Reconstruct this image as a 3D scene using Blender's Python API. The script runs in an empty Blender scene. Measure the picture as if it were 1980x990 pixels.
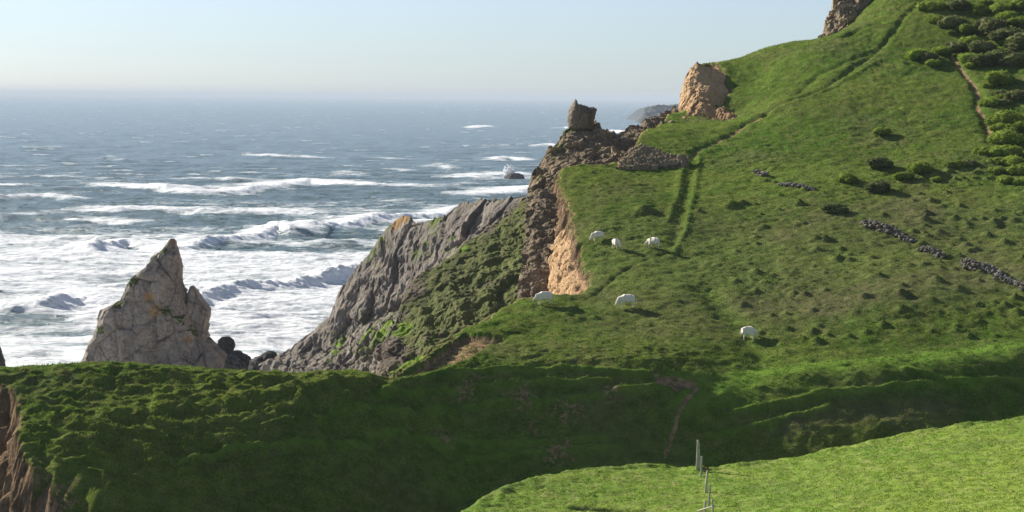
import bpy, bmesh, math, random
import numpy as np
from mathutils import Matrix, Vector
random.seed(7)
C = bpy.context.scene
COL = C.collection
# ------------------------------------------------------------------ camera
W0, H0, F = 1980.0, 990.0, 3850.0
CH = 38.0                                   # camera height above the sea
ROLL, PITCH = 0.0081, math.atan(307/3850)
f_ = np.array([0, math.cos(PITCH), -math.sin(PITCH)])
u0 = np.array([0, math.sin(PITCH), math.cos(PITCH)])
r0 = np.array([1.0, 0, 0])
r_ = r0*math.cos(ROLL)+u0*math.sin(ROLL)
u_ = -r0*math.sin(ROLL)+u0*math.cos(ROLL)
def ray(px, py):
    return f_+r_*((px-W0/2)/F)+u_*((H0/2-py)/F)
def P(px, py, Y):
    d = ray(px, py); t = Y/d[1]
    return np.array([d[0]*t, Y, CH+d[2]*t])
def PX(px, Y): return (px-990)/3850*Y
def Pz(px, py, z=0.0):                       # point at height z under a pixel
    d = ray(px, py); t = (z-CH)/d[2]
    return np.array([d[0]*t, d[1]*t, z])
cd = bpy.data.cameras.new('camera'); cam = bpy.data.objects.new('camera', cd); COL.objects.link(cam)
M = Matrix.Identity(4)
for i in range(3):
    M[i][0] = r_[i]; M[i][1] = u_[i]; M[i][2] = -f_[i]
M[2][3] = CH
cam.matrix_world = M
cd.sensor_width = 36; cd.lens = 36*F/W0; cd.clip_start = 1; cd.clip_end = 300000
C.camera = cam
# ------------------------------------------------------------------ noise
rng = np.random.RandomState(3)
PERM = rng.permutation(256); PERM = np.concatenate([PERM, PERM, PERM]).astype(np.int32)
GR = rng.normal(size=(256, 3)); GR /= np.linalg.norm(GR, axis=1)[:, None]
RND = rng.rand(256, 4)
ang_ = np.arange(256)/256*2*math.pi; G2 = np.stack([np.cos(ang_), np.sin(ang_)], -1).astype(np.float32)
def perlin2(x, y, z0):
    x = x.astype(np.float32)+np.float32(z0*3.7 % 97); y = y.astype(np.float32)+np.float32(z0*7.3 % 89)
    xf_ = np.floor(x); yf_ = np.floor(y); xi = xf_.astype(np.int32); yi = yf_.astype(np.int32); xf = x-xf_; yf = y-yf_
    u = xf*xf*xf*(xf*(xf*6-15)+10); v = yf*yf*yf*(yf*(yf*6-15)+10)
    xa = PERM[xi & 255]; xb = PERM[(xi+1) & 255]; ya = yi & 255; yb = (yi+1) & 255
    def g(p, q, a, b):
        h = PERM[p+q]; return G2[h, 0]*(xf-a)+G2[h, 1]*(yf-b)
    a = g(xa, ya, 0, 0); b = g(xb, ya, 1, 0); c = g(xa, yb, 0, 1); d = g(xb, yb, 1, 1)
    a = a+(b-a)*u; c = c+(d-c)*u; return (a+(c-a)*v)*1.5
def perlin(x, y, z):
    x, y, z = np.broadcast_arrays(x, y, z)
    zr = z.ravel()
    if zr[0] == zr[-1] and np.ptp(zr[::211]) == 0: return perlin2(x, y, float(zr[0]))
    xi = np.floor(x).astype(int); yi = np.floor(y).astype(int); zi = np.floor(z).astype(int)
    xf, yf, zf = x-xi, y-yi, z-zi
    u = xf*xf*xf*(xf*(xf*6-15)+10); v = yf*yf*yf*(yf*(yf*6-15)+10); w = zf*zf*zf*(zf*(zf*6-15)+10)
    xi &= 255; yi &= 255; zi &= 255
    def g(a, b, c):
        h = PERM[PERM[PERM[(xi+a) & 255]+((yi+b) & 255)]+((zi+c) & 255)]
        gr = GR[h]
        return gr[..., 0]*(xf-a)+gr[..., 1]*(yf-b)+gr[..., 2]*(zf-c)
    x00 = g(0,0,0)*(1-u)+g(1,0,0)*u; x10 = g(0,1,0)*(1-u)+g(1,1,0)*u
    x01 = g(0,0,1)*(1-u)+g(1,0,1)*u; x11 = g(0,1,1)*(1-u)+g(1,1,1)*u
    return ((x00*(1-v)+x10*v)*(1-w)+(x01*(1-v)+x11*v)*w)*1.6
def fbm(x, y, z, o=4, lac=2.03, gain=.5):
    a, s = 1.0, 0.0
    for i in range(o):
        s = s+a*perlin(x+i*17.3, y+i*5.1, z+i*9.7); a *= gain; x = x*lac; y = y*lac; z = z*lac
    return s
def billow(x, y, z, o=3):
    a, s = 1.0, 0.0
    for i in range(o):
        s = s+a*(1-2*np.abs(perlin(x+i*11.3, y+i*7.1, z))); a *= .5; x = x*2.1; y = y*2.1; z = z*2.1
    return s
def sstep(a, b, x):
    t = np.clip((x-a)/(b-a), 0, 1); return t*t*(3-2*t)
def facets(p, scale, seed=0):
    """blocky rock relief: each cell is a plane tilted its own way"""
    q = p/scale+seed*13.7; b = np.floor(q).astype(int); best = np.full(len(q), 1e9); val = np.zeros(len(q)); sec = np.full(len(q), 1e9)
    for i in (-1, 0, 1):
        for j in (-1, 0, 1):
            for k in (-1, 0, 1):
                c = b+np.array([i, j, k]); cc = c & 255
                h = PERM[PERM[PERM[cc[:, 0]]+cc[:, 1]]+cc[:, 2]]
                d = q-c-RND[h, :3]; l = (d*d).sum(1)
                m = l < best; sec = np.where(m, best, np.minimum(sec, l)); best = np.where(m, l, best)
                v = (RND[h, 3]-.5)*1.0+(d*GR[h]).sum(1)*.75
                val = np.where(m, v, val)
    edge = np.sqrt(sec)-np.sqrt(best)
    return val, edge
def seg_dist(X, Y, pts, lim=None):
    if lim is not None:
        p_ = np.array([q[:2] for q in pts]); w_ = (X > p_[:, 0].min()-lim) & (X < p_[:, 0].max()+lim) & (Y > p_[:, 1].min()-lim) & (Y < p_[:, 1].max()+lim)
        D = np.full(X.shape, 1e3); S = np.zeros(X.shape)
        if w_.any():
            a, _, c = seg_dist(X[w_], Y[w_], pts); D[w_] = a; S[w_] = c
        return D, None, S
    best = np.full(X.shape, 1e9); par = np.zeros(X.shape); side = np.zeros(X.shape)
    for i in range(len(pts)-1):
        ax, ay = pts[i][:2]; bx, by = pts[i+1][:2]; dx, dy = bx-ax, by-ay; L = dx*dx+dy*dy+1e-9
        t = np.clip(((X-ax)*dx+(Y-ay)*dy)/L, 0, 1); d = np.hypot(X-ax-t*dx, Y-ay-t*dy)
        m = d < best; best = np.where(m, d, best); par = np.where(m, i+t, par)
        side = np.where(m, (X-ax)*dy-(Y-ay)*dx, side)
    return best, par, side
def inside(X, Y, poly):
    r = np.zeros(X.shape, bool); n = len(poly)
    for i in range(n):
        x1, y1 = poly[i][:2]; x2, y2 = poly[(i+1) % n][:2]
        if y1 == y2: continue
        c = ((y1 > Y) != (y2 > Y)) & (X < (x2-x1)*(Y-y1)/(y2-y1)+x1); r ^= c
    return r
# ------------------------------------------------------------------ object helpers
def tag(o, label=None, cat=None, group=None, kind=None):
    if label: o['label'] = label
    if cat: o['category'] = cat
    if group: o['group'] = group
    if kind: o['kind'] = kind
    return o
def mesh_np(name, V, Fq, mat, attrs=None, smooth=True, parent=None):
    me = bpy.data.meshes.new(name); V = np.asarray(V, dtype=np.float32); Fq = np.asarray(Fq, dtype=np.int32)
    n = Fq.shape[1]; me.vertices.add(len(V)); me.vertices.foreach_set('co', V.ravel())
    me.loops.add(Fq.size); me.loops.foreach_set('vertex_index', Fq.ravel())
    me.polygons.add(len(Fq)); me.polygons.foreach_set('loop_start', np.arange(0, Fq.size, n, dtype=np.int32))
    me.polygons.foreach_set('loop_total', np.full(len(Fq), n, dtype=np.int32))
    me.polygons.foreach_set('use_smooth', np.full(len(Fq), smooth))
    me.update(calc_edges=True)
    for k, a in (attrs or {}).items():
        at = me.attributes.new(k, 'FLOAT_COLOR', 'POINT'); at.data.foreach_set('color', np.ascontiguousarray(a, dtype=np.float32).ravel())
    if mat: me.materials.append(mat)
    o = bpy.data.objects.new(name, me); COL.objects.link(o)
    if parent: o.parent = parent
    return o
def grid_faces(nr, nc, wrap=False):
    i = np.arange(nr-1)[:, None]*nc; j = np.arange(nc if wrap else nc-1)[None, :]; j2 = (j+1) % nc
    return np.stack([i+j, i+j2, i+nc+j2, i+nc+j], -1).reshape(-1, 4)
# ------------------------------------------------------------------ materials
def new_mat(name, rough=.9, spec=.15):
    m = bpy.data.materials.new(name); m.use_nodes = True; nt = m.node_tree; b = nt.nodes['Principled BSDF']
    b.inputs['Roughness'].default_value = rough; b.inputs['Specular IOR Level'].default_value = spec
    return m, nt, b
def translucent(nt, b, f, tint=1.0):
    tr = nt.nodes.new('ShaderNodeBsdfTranslucent'); mx = nt.nodes.new('ShaderNodeMixShader'); mx.inputs[0].default_value = f; out = nt.nodes['Material Output']
    src = b.inputs['Base Color'].links[0].from_socket; nt.links.new(src, tr.inputs[0]); nt.links.new(b.outputs[0], mx.inputs[1]); nt.links.new(tr.outputs[0], mx.inputs[2]); nt.links.new(mx.outputs[0], out.inputs[0])
class NG:
    def __init__(s, nt): s.nt = nt
    def n(s, t, **k):
        x = s.nt.nodes.new(t)
        for a, v in k.items(): setattr(x, a, v)
        return x
    def l(s, a, b): s.nt.links.new(a, b)
    def pos(s, scale=(1, 1, 1)):
        g = s.n('ShaderNodeNewGeometry'); m = s.n('ShaderNodeMapping'); m.inputs['Scale'].default_value = scale
        s.l(g.outputs['Position'], m.inputs['Vector']); return m.outputs[0]
    def noise(s, vec, scale, detail=4, rough=.55, dist=0):
        x = s.n('ShaderNodeTexNoise'); x.inputs['Scale'].default_value = scale; x.inputs['Detail'].default_value = detail
        x.inputs['Roughness'].default_value = rough; x.inputs['Distortion'].default_value = dist; s.l(vec, x.inputs['Vector']); return x.outputs['Fac']
    def mr(s, v, a, b, c=0.0, d=1.0, smooth=False):
        x = s.n('ShaderNodeMapRange'); 
        if smooth: x.interpolation_type = 'SMOOTHSTEP'
        for i, q in zip((1, 2, 3, 4), (a, b, c, d)): x.inputs[i].default_value = q
        s.l(v, x.inputs[0]); return x.outputs[0]
    def mix(s, f, a, b):
        x = s.n('ShaderNodeMix', data_type='RGBA')
        for v, i in ((f, 0), (a, 6), (b, 7)):
            if hasattr(v, 'links'): s.l(v, x.inputs[i])
            else: x.inputs[i].default_value = v if i == 0 else (*v, 1)
        return x.outputs[2]
    def math(s, op, a, b=0.0, clamp=False):
        x = s.n('ShaderNodeMath', operation=op); x.use_clamp = clamp
        for v, i in ((a, 0), (b, 1)):
            if hasattr(v, 'links'): s.l(v, x.inputs[i])
            else: x.inputs[i].default_value = v
        return x.outputs[0]
    def bump(s, h, dist, b, strength=1.0, prev=None):
        x = s.n('ShaderNodeBump'); x.inputs['Distance'].default_value = dist; x.inputs['Strength'].default_value = strength
        s.l(h, x.inputs['Height'])
        if prev: s.l(prev, x.inputs['Normal'])
        if b: s.l(x.outputs[0], b.inputs['Normal'])
        return x.outputs[0]
def rock_color(g, pos, dark, light, warm):
    n1 = g.noise(pos, .35, 5, .6); n2 = g.noise(pos, 2.3, 5, .65); 
    c = g.mix(g.mr(n1, .35, .65), dark, light); c = g.mix(g.mr(n2, .5, .68, 0, .7), c, warm)
    n3 = g.noise(pos, 7, 3, .6)
    v = g.n('ShaderNodeHueSaturation'); g.l(c, v.inputs['Color']); g.l(g.mr(n3, .3, .7, .65, 1.3), v.inputs['Value'])
    return v.outputs[0]
def grass_color(g, a, b, c, s=1.0):
    pos = g.pos(); n1 = g.noise(pos, .07*s, 4, .6); n2 = g.noise(pos, .9*s, 5, .65); n3 = g.noise(pos, 7*s, 5, .75)
    x = g.mix(g.mr(n1, .38, .62), a, b); x = g.mix(g.mr(n2, .48, .7), x, c)
    v = g.n('ShaderNodeHueSaturation'); g.l(x, v.inputs['Color']); g.l(g.mr(n3, .32, .68, .55, 1.45), v.inputs['Value'])
    return v.outputs[0]
GA, GB, GC = (.072, .132, .020), (.118, .158, .030), (.155, .165, .050)
LUSH = (.135, .230, .035); SOIL = (.38, .26, .145)
def land_mat(name, rockdark, rocklight, rockwarm):
    m, nt, b = new_mat(name, .95, .0); g = NG(nt); at = g.n('ShaderNodeAttribute', attribute_name='m'); sp = g.n('ShaderNodeSeparateColor'); g.l(at.outputs['Color'], sp.inputs[0])
    R, S, L, A = sp.outputs[0], sp.outputs[1], sp.outputs[2], at.outputs['Alpha']
    pos = g.pos(); e = g.noise(pos, 3.2, 5, .7); e1 = g.math('MULTIPLY', g.math('SUBTRACT', e, .5), 1.6)
    gc = grass_color(g, GA, GB, GC)
    gc = g.mix(g.math('ADD', A, e1, True), gc, (.135, .130, .060))
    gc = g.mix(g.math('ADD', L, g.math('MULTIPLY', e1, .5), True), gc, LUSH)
    st = g.noise(g.pos((.5, 1.0, 3.2)), 1.0, 6, .72, .5)
    gc = g.mix(g.mr(st, .54, .68, 0, .55), gc, (.165, .182, .05)); gc = g.mix(g.mr(st, .30, .42, .5, 0), gc, (.06, .08, .022))
    lp = g.n('ShaderNodeHueSaturation'); g.l(gc, lp.inputs['Color']); g.l(g.mr(g.noise(pos, 1.1, 4), .3, .7, .75, 1.25), lp.inputs['Value'])
    gr2 = lp.outputs[0]
    rc = rock_color(g, g.pos((1, 1, .45)), rockdark, rocklight, rockwarm)
    sc = g.mix(g.mr(g.noise(pos, 2, 4), .4, .65), SOIL, (.17, .12, .07))
    ms = g.mr(g.math('ADD', S, e1), .42, .6); c = g.mix(ms, gr2, sc)
    mrk = g.mr(g.math('ADD', R, e1), .42, .58); c = g.mix(mrk, c, rc)
    g.l(c, b.inputs['Base Color'])
    nb = g.noise(pos, 3.0, 8, .78); bp = g.bump(nb, .40, None, .7)
    hz = g.noise(g.pos((1, 1, .5)), 1.4, 7, .75); 
    hm = g.math('MULTIPLY', hz, mrk); g.bump(hm, 1.0, b, .9, bp)
    return m
m_hill = land_mat('hillside_turf', (.21, .14, .085), (.44, .31, .195), (.52, .38, .25))
def field_mat():
    m, nt, b = new_mat('pasture_grass', .9, .12); g = NG(nt); at = g.n('ShaderNodeAttribute', attribute_name='m'); sp = g.n('ShaderNodeSeparateColor'); g.l(at.outputs['Color'], sp.inputs[0])
    c = grass_color(g, (.14, .235, .022), (.195, .28, .032), (.25, .27, .075), 1.6)
    c = g.mix(g.mr(g.noise(g.pos(), .55, 5, .7), .5, .7, 0, .5), c, (.115, .20, .02)); c = g.mix(g.mr(g.noise(g.pos((1, 1.6, 1)), 2.2, 5, .75), .58, .7, 0, .7), c, (.22, .22, .08))
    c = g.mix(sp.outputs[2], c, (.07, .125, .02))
    pos = g.pos(); e = g.math('MULTIPLY', g.math('SUBTRACT', g.noise(pos, 4, 5, .7), .5), 1.5)
    c = g.mix(g.mr(g.math('ADD', sp.outputs[0], e), .42, .6), c, (.10, .066, .042))
    g.l(c, b.inputs['Base Color']); g.bump(g.noise(pos, 6, 6, .75), .14, b, .6); return m
m_field = field_mat()
def rock_mat(name, dark, light, warm, moss=(.12, .17, .03), strata=(1, 1, .5), grassy=False, bd=.8, lich=(.31, .185, .065)):
    m, nt, b = new_mat(name, .92, .15); g = NG(nt); at = g.n('ShaderNodeAttribute', attribute_name='m'); sp = g.n('ShaderNodeSeparateColor'); g.l(at.outputs['Color'], sp.inputs[0])
    pos = g.pos(); c = rock_color(g, g.pos(strata), dark, light, warm)
    # cracks
    vo = g.n('ShaderNodeTexVoronoi', feature='DISTANCE_TO_EDGE'); vo.inputs['Scale'].default_value = .55
    w = g.n('ShaderNodeTexNoise'); w.inputs['Scale'].default_value = .8; w.inputs['Detail'].default_value = 4; g.l(pos, w.inputs['Vector'])
    ad = g.n('ShaderNodeVectorMath', operation='MULTIPLY_ADD'); ad.inputs[1].default_value = (1.2, 1.2, 1.2); g.l(w.outputs['Color'], ad.inputs[0]); g.l(g.pos((1, 1, .55)), ad.inputs[2]); g.l(ad.outputs[0], vo.inputs['Vector'])
    ck = g.mr(vo.outputs['Distance'], 0, .035)
    e = g.math('MULTIPLY', g.math('SUBTRACT', g.noise(pos, 2.6, 6, .72), .5), 2.0)
    # green on ledges that face up, where the mask allows
    geo = g.n('ShaderNodeNewGeometry'); sx = g.n('ShaderNodeSeparateXYZ'); g.l(geo.outputs['Normal'], sx.inputs[0])
    up = g.mr(sx.outputs[2], .15, .75, -.25, .3)
    gm = g.mr(g.math('ADD', g.math('ADD', sp.outputs[0], e), up), .45, .62)
    gcol = grass_color(g, moss, tuple(v*.6 for v in moss), (moss[0]*1.1, moss[1]*.85, moss[2]*1.3), 1.5)
    gcol = g.mix(g.mr(g.math('ADD', sp.outputs[2], e), .45, .6), gcol, (.17, .27, .018))
    c = g.mix(gm, c, gcol)
    c = g.mix(g.mr(g.math('ADD', sp.outputs[1], e), .5, .65), c, lich)
    c = g.mix(g.math('ADD', at.outputs['Alpha'], g.math('MULTIPLY', e, .25), True), c, warm)
    g.l(c, b.inputs['Base Color'])
    b1 = g.bump(ck, .12, None, .6)
    g.bump(g.noise(g.pos(strata), 1.7, 8, .72), bd, b, .8, b1)
    return m
m_stack = rock_mat('stack_rock', (.20, .178, .155), (.34, .295, .25), (.38, .29, .21), bd=.45, moss=(.07, .10, .02))
m_grey = rock_mat('grey_cliff_rock', (.135, .12, .105), (.26, .228, .192), (.30, .24, .175), strata=(1.3, .8, .4), moss=(.10, .15, .025), bd=.45)
m_spur = rock_mat('overgrown_cliff', (.12, .095, .07), (.22, .175, .13), (.25, .2, .14), moss=(.165, .195, .050), bd=.8)
m_brown = rock_mat('brown_cliff_rock', (.15, .112, .070), (.29, .22, .138), (.37, .285, .18), bd=.6, moss=(.09, .14, .025))
m_pin = rock_mat('pinnacle_rock', (.13, .108, .08), (.25, .205, .15), (.29, .22, .15), bd=.5, strata=(1.5, 1.5, .3))
m_sand = rock_mat('sandy_cliff', (.38, .215, .105), (.58, .36, .185), (.64, .45, .25), bd=.6, strata=(1.3, 1.3, .4))
m_dark = rock_mat('wet_rock', (.05, .048, .047), (.10, .095, .09), (.12, .10, .085), bd=.7)
# ------------------------------------------------------------------ land control points
ctrl = []
def cp(px, py, Y): ctrl.append(P(px, py, Y))
def cw(px, Y, z): ctrl.append(np.array([PX(px, Y), Y, z]))
def below(px, py0, Y0, seq):
    p = P(px, py0, Y0); ctrl.append(p); zp, Yp = p[2], Y0
    for py, s in seq:
        d = ray(px, py); k = -d[2]/d[1]
        Y = (CH-zp+s*Yp)/(k+s); q = P(px, py, Y); ctrl.append(q); zp, Yp = q[2], Y
    ctrl.append(np.array([q[0]*.97, Y-4, zp-2.5])); ctrl.append(np.array([q[0]*.93, Y-12, zp-4]))
bank = [(-200, 712, 128, [(760, .26), (850, .34), (990, .56)]), (0, 716, 128, [(760, .26), (850, .34), (990, .56)]), (200, 711, 129, [(760, .25), (850, .34), (990, .58)]), (400, 722, 129, [(770, .25), (850, .38), (990, .72)]),
 (600, 724, 129, [(770, .27), (820, .45), (990, .85)]), (740, 752, 127, [(800, .75), (990, .9)]), (870, 718, 131, [(780, .8), (990, .9)]),
 (1000, 713, 132, [(780, .85), (990, .9)]), (1150, 712, 132, [(780, .85), (990, .9)]), (1250, 724, 131.2, [(800, .92), (990, 1.0)]),
 (1400, 740, 131.3, [(752, .25), (820, 1.0), (990, 1.0)]), (1550, 706, 133, [(724, .10), (790, 1.05), (825, .62), (870, 1.0), (1000, 1.0)]),
 (1700, 690, 133.8, [(716, .10), (790, 1.05), (818, .42), (860, 1.05), (990, 1.0)]), (1850, 675, 134.4, [(702, .12), (775, 1.0), (797, .3), (900, 1.0)]),
 (1980, 662, 134.6, [(684, .13), (745, 1.0), (757, .3), (900, 1.1)]), (2200, 640, 135.5, [(670, .3), (740, .95), (755, .3), (900, 1.1)])]
for b_ in bank: below(*b_)
for px, pyt, Yt in ((-200, 712, 128), (0, 716, 128), (200, 711, 129), (400, 722, 129), (600, 724, 129)):
    z = P(px, pyt, Yt)[2]; cw(px, Yt+3, z-.5); cw(px, Yt+9, z-3)
for c in [(930, 640, 140.5), (990, 650, 139), (1100, 650, 138.5), (1250, 655, 138), (1400, 670, 136.5), (1480, 690, 135),
          (990, 598, 145), (1060, 582, 146.5), (1130, 578, 147.5), (1300, 590, 145), (1120, 480, 159), (1200, 480, 158), (1100, 400, 170), (1200, 400, 169),
          (1085, 337, 182), (1200, 330, 182.5), (1300, 323, 184), (1340, 315, 185), (1340, 400, 169.5), (1340, 500, 156),
          (1500, 600, 143), (1500, 500, 155), (1500, 400, 169), (1500, 300, 185), (1500, 200, 200), (1500, 130, 212), (1500, 86, 221),
          (1240, 266, 192), (1330, 292, 188), (1340, 250, 197), (1420, 222, 205.2), (1420, 260, 195), (1300, 228, 206.5), (1428, 160, 211.6), (1415, 120, 217.2), (1365, 121, 217.2), (1470, 150, 212), (1412, 190, 208), (1590, 76, 224),
          (1700, 600, 140.5), (1700, 500, 152), (1700, 430, 161), (1700, 330, 176), (1700, 220, 192.5), (1700, 100, 210), (1700, 0, 225), (1700, -60, 236),
          (1850, 600, 139.5), (1850, 480, 154), (1850, 350, 172), (1850, 200, 193), (1850, 80, 210), (1850, -60, 229),
          (1980, 560, 143), (1980, 430, 159), (1980, 340, 172), (1980, 200, 191), (1980, 0, 217), (1980, -80, 228),
          (2250, 560, 141), (2250, 340, 167), (2250, 150, 190), (2250, -50, 214)]: cp(*c)
for px, pyt, Yt in ((1365, 121, 217.2), (1500, 86, 221), (1590, 76, 224)):
    z = P(px, pyt, Yt)[2]; cw(px, Yt+4, z-.4); cw(px, Yt+14, z-3)
cw(1700, 256, 54); cw(1850, 262, 59); cw(2000, 262, 62); cw(2250, 262, 65)
ctrl = np.array(ctrl)
class TPS:
    def __init__(s, pts, lam=.15):
        s.p = pts[:, :2]/50.0; z = pts[:, 2]; n = len(z)
        d2 = ((s.p[:, None]-s.p[None])**2).sum(-1); K = .5*d2*np.log(d2+1e-12)+np.eye(n)*lam*1e-3
        Q = np.hstack([np.ones((n, 1)), s.p]); A = np.zeros((n+3, n+3)); A[:n, :n] = K; A[:n, n:] = Q; A[n:, :n] = Q.T
        s.w = np.linalg.solve(A, np.concatenate([z, np.zeros(3)]))
    def __call__(s, X, Y):
        sh = X.shape; x = X.ravel()/50.0; y = Y.ravel()/50.0; out = s.w[-3]+s.w[-2]*x+s.w[-1]*y
        for i in range(len(s.p)):
            d2 = (x-s.p[i, 0])**2+(y-s.p[i, 1])**2; out += s.w[i]*.5*d2*np.log(d2+1e-12)
        return out.reshape(sh)
land = TPS(ctrl)
coast_px = [(-40, 130), (0, 131.6), (100, 132.6), (300, 133), (560, 133), (650, 132), (700, 130.2), (735, 128.6), (760, 129.2), (790, 131.2), (830, 134.5), (865, 138.5),
  (885, 141), (920, 142.5), (950, 144), (975, 146), (1000, 147.6), (1060, 148.5), (1122, 149), (1143, 151), (1138, 153.5), (1122, 158), (1108, 163), (1102, 168), (1090, 173), (1078, 180), (1082, 184), (1200, 185.5), (1222, 188),
  (1238, 193), (1252, 200), (1290, 208), (1320, 208), (1396, 207.6), (1404, 209), (1403, 211.5), (1398, 214.6), (1374, 217.4), (1350, 218.6), (1352, 222), (1420, 224), (1500, 228), (1590, 232), (1620, 245), (1650, 262), (1700, 290)]
coast = [(PX(a, b), b) for a, b in coast_px]
def rayhit(px, py, fn=None, y0=112, y1=262):
    Ys = np.arange(y0, y1, .2); d = ray(px, py); X = d[0]/d[1]*Ys; Z = CH+d[2]/d[1]*Ys
    L = (fn or land)(X, Ys); i = np.argmax(L > Z)
    return np.array([X[i], Ys[i], L[i]])
def poly_hit(pts): return [tuple(rayhit(*p)) for p in pts]
left_rim = poly_hit([(190, 1060), (150, 990), (110, 962), (78, 930), (55, 890), (40, 850), (36, 800), (22, 765), (0, 745), (-20, 735)])
coast = [(left_rim[0][0]+1, 60), (left_rim[0][0]+.5, 112)]+[p[:2] for p in left_rim]+coast
land_poly = coast+[(200, 290), (200, 60)]
paths = {  # pixel lines laid onto the slope: width, depth, soil, lush
 'rut': (poly_hit([(1345, 292), (1335, 350), (1322, 400), (1312, 440), (1306, 480)]), .5, -.11, 0, .3),
 'rutbank': (poly_hit([(1352, 300), (1345, 350), (1333, 410), (1325, 450), (1300, 500)]), .3, .15, 0, .8),
 'rut2': (poly_hit([(1318, 330), (1310, 380), (1290, 430)]), .35, .16, 0, .6),
 'track': (poly_hit([(1340, 300), (1352, 285), (1375, 278), (1440, 245), (1480, 222)]), .5, -.25, .75, 0),
 'track2': (poly_hit([(1480, 222), (1495, 210), (1560, 183), (1600, 165), (1640, 140), (1680, 113), (1700, 95), (1730, 62), (1750, 30), (1785, 0)]), .42, -.24, .3, .2),
 'track3': (poly_hit([(1530, 185), (1580, 150), (1640, 122), (1690, 98)]), .5, -.22, 0, .1),
 'trackbank': (poly_hit([(1495, 216), (1560, 190), (1610, 168), (1660, 142), (1700, 120)]), .4, .15, 0, .35),
 'ledge': (poly_hit([(1635, 70), (1665, 52), (1700, 45)]), .6, -.4, 0, 0),
 'path': (poly_hit([(1840, 100), (1858, 130), (1880, 160), (1893, 185), (1889, 208), (1905, 232), (1912, 250), (1914, 275)]), .5, -.28, .85, 0),
 'pathtop': (poly_hit([(1913, 20), (1910, 0), (1914, -20)]), .4, -.2, .7, 0),
 'bankpath': (poly_hit([(1352, 748), (1325, 775), (1309, 800), (1308, 826), (1296, 850), (1286, 880)]), .25, -.08, 1.1, 0),
 'crack': (poly_hit([(1136, 578), (1165, 558), (1195, 532), (1240, 508), (1290, 492)]), .2, -.12, .1, .3),
 'strip': (poly_hit([(1365, 560), (1400, 595), (1440, 640), (1470, 680), (1478, 700)]), 1.3, -.35, 0, .7),
}
scars = [(poly_hit([(1262, 722), (1300, 724), (1345, 735), (1352, 748), (1310, 752), (1272, 752)]), -.35),
         (poly_hit([(765, 728), (830, 690), (875, 660), (900, 647), (985, 653), (940, 665), (905, 690), (870, 702), (800, 722)]), -.6),
         (poly_hit([(1160, 990), (1170, 993), (1180, 995)]), 0)]
soilspots = [(1010, 775, 1.5), (920, 740, 1.2), (1100, 800, 1.6), (1080, 880, 1.8), (860, 850, 1.0), (1180, 760, 1.1), (1030, 830, 1.0), (70, 930, 2.2), (130, 950, 1.6), (900, 760, 1.2), (1000, 770, 1.0), (760, 740, .8)]
soilspots = [(tuple(rayhit(a, b)), r) for a, b, r in soilspots]
# small anthills and tussocks that throw long shadows
mounds = []
named_m = [(1620, 500, 1.), (1640, 492, .8), (1615, 408, .7), (1668, 580, 1.1), (1580, 662, 1.0), (1570, 600, .7), (1555, 568, .8), (1535, 566, .7), (1855, 558, .9), (1690, 535, .9), (1700, 538, .7), (1740, 572, .9), (1890, 585, .6), (1945, 590, .9),
           (1245, 410, 1.8), (1350, 408, .8), (1413, 400, 1.2), (1435, 397, 1.1), (1543, 402, 1.2), (1475, 440, .8), (1595, 465, 1.), (1463, 475, .7), (1460, 530, .8), (1425, 545, .7), (1435, 585, .9), (1572, 640, .7), (1790, 415, .9), (1787, 427, .9), (1815, 452, 1.), (1868, 478, 1.2), (1940, 470, 1.2), (1960, 430, .9), (1920, 434, .9), (1846, 426, .9), (1810, 545, 1.1), (1095, 610, .7), (1110, 600, .8), (1150, 615, .6)]
for px, py, s in named_m: mounds.append((*rayhit(px, py)[:2], .5*s, .40*s))
for i in range(240):
    px = random.uniform(1420, 2100); py = random.uniform(330, 660)
    if random.random() < .45: px = random.uniform(1680, 2100); py = random.uniform(330, 520)
    s = random.uniform(.35, .85); mounds.append((*rayhit(px, py)[:2], .45*s, .34*s))
terr_lines = [poly_hit(l) for l in ([(640, 808), (700, 806), (800, 811), (850, 800), (960, 782), (1100, 772), (1200, 761), (1290, 752)],
   [(660, 880), (720, 850), (790, 847), (900, 856), (1050, 858), (1180, 850)], [(745, 757), (800, 737), (870, 722), (950, 717), (1100, 714), (1180, 722), (1270, 730)],
   [(740, 770), (850, 760), (960, 748), (1060, 742), (1180, 735)], [(900, 890), (1000, 885), (1100, 872), (1200, 868)], [(350, 900), (480, 870), (620, 868), (720, 880)],
   [(1420, 800), (1560, 770), (1700, 755), (1850, 748), (1980, 742)], [(1370, 850), (1480, 820), (1600, 790)], [(1750, 715), (1830, 735), (1900, 750)])]
ctr = list(terr_lines)
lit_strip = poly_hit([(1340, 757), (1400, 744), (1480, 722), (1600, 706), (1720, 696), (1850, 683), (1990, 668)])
stripes_olive = poly_hit([(1530, 820), (1600, 805), (1680, 800), (1740, 805), (1840, 790)])
hummocks = [(x, y) for x, y in ((620, 742), (640, 762), (560, 760), (500, 752), (690, 790), (300, 730), (420, 742), (520, 738), (590, 770), (650, 745), (400, 760), (250, 720), (200, 745), (130, 760), (480, 775), (330, 790), (250, 800), (180, 830))]
hummocks = [tuple(rayhit(*p)[:2])+(random.uniform(.7, 1.3),) for p in hummocks]
bankline = [tuple(P(a, b, c)[:2]) for a, b, c, _ in bank]
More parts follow.
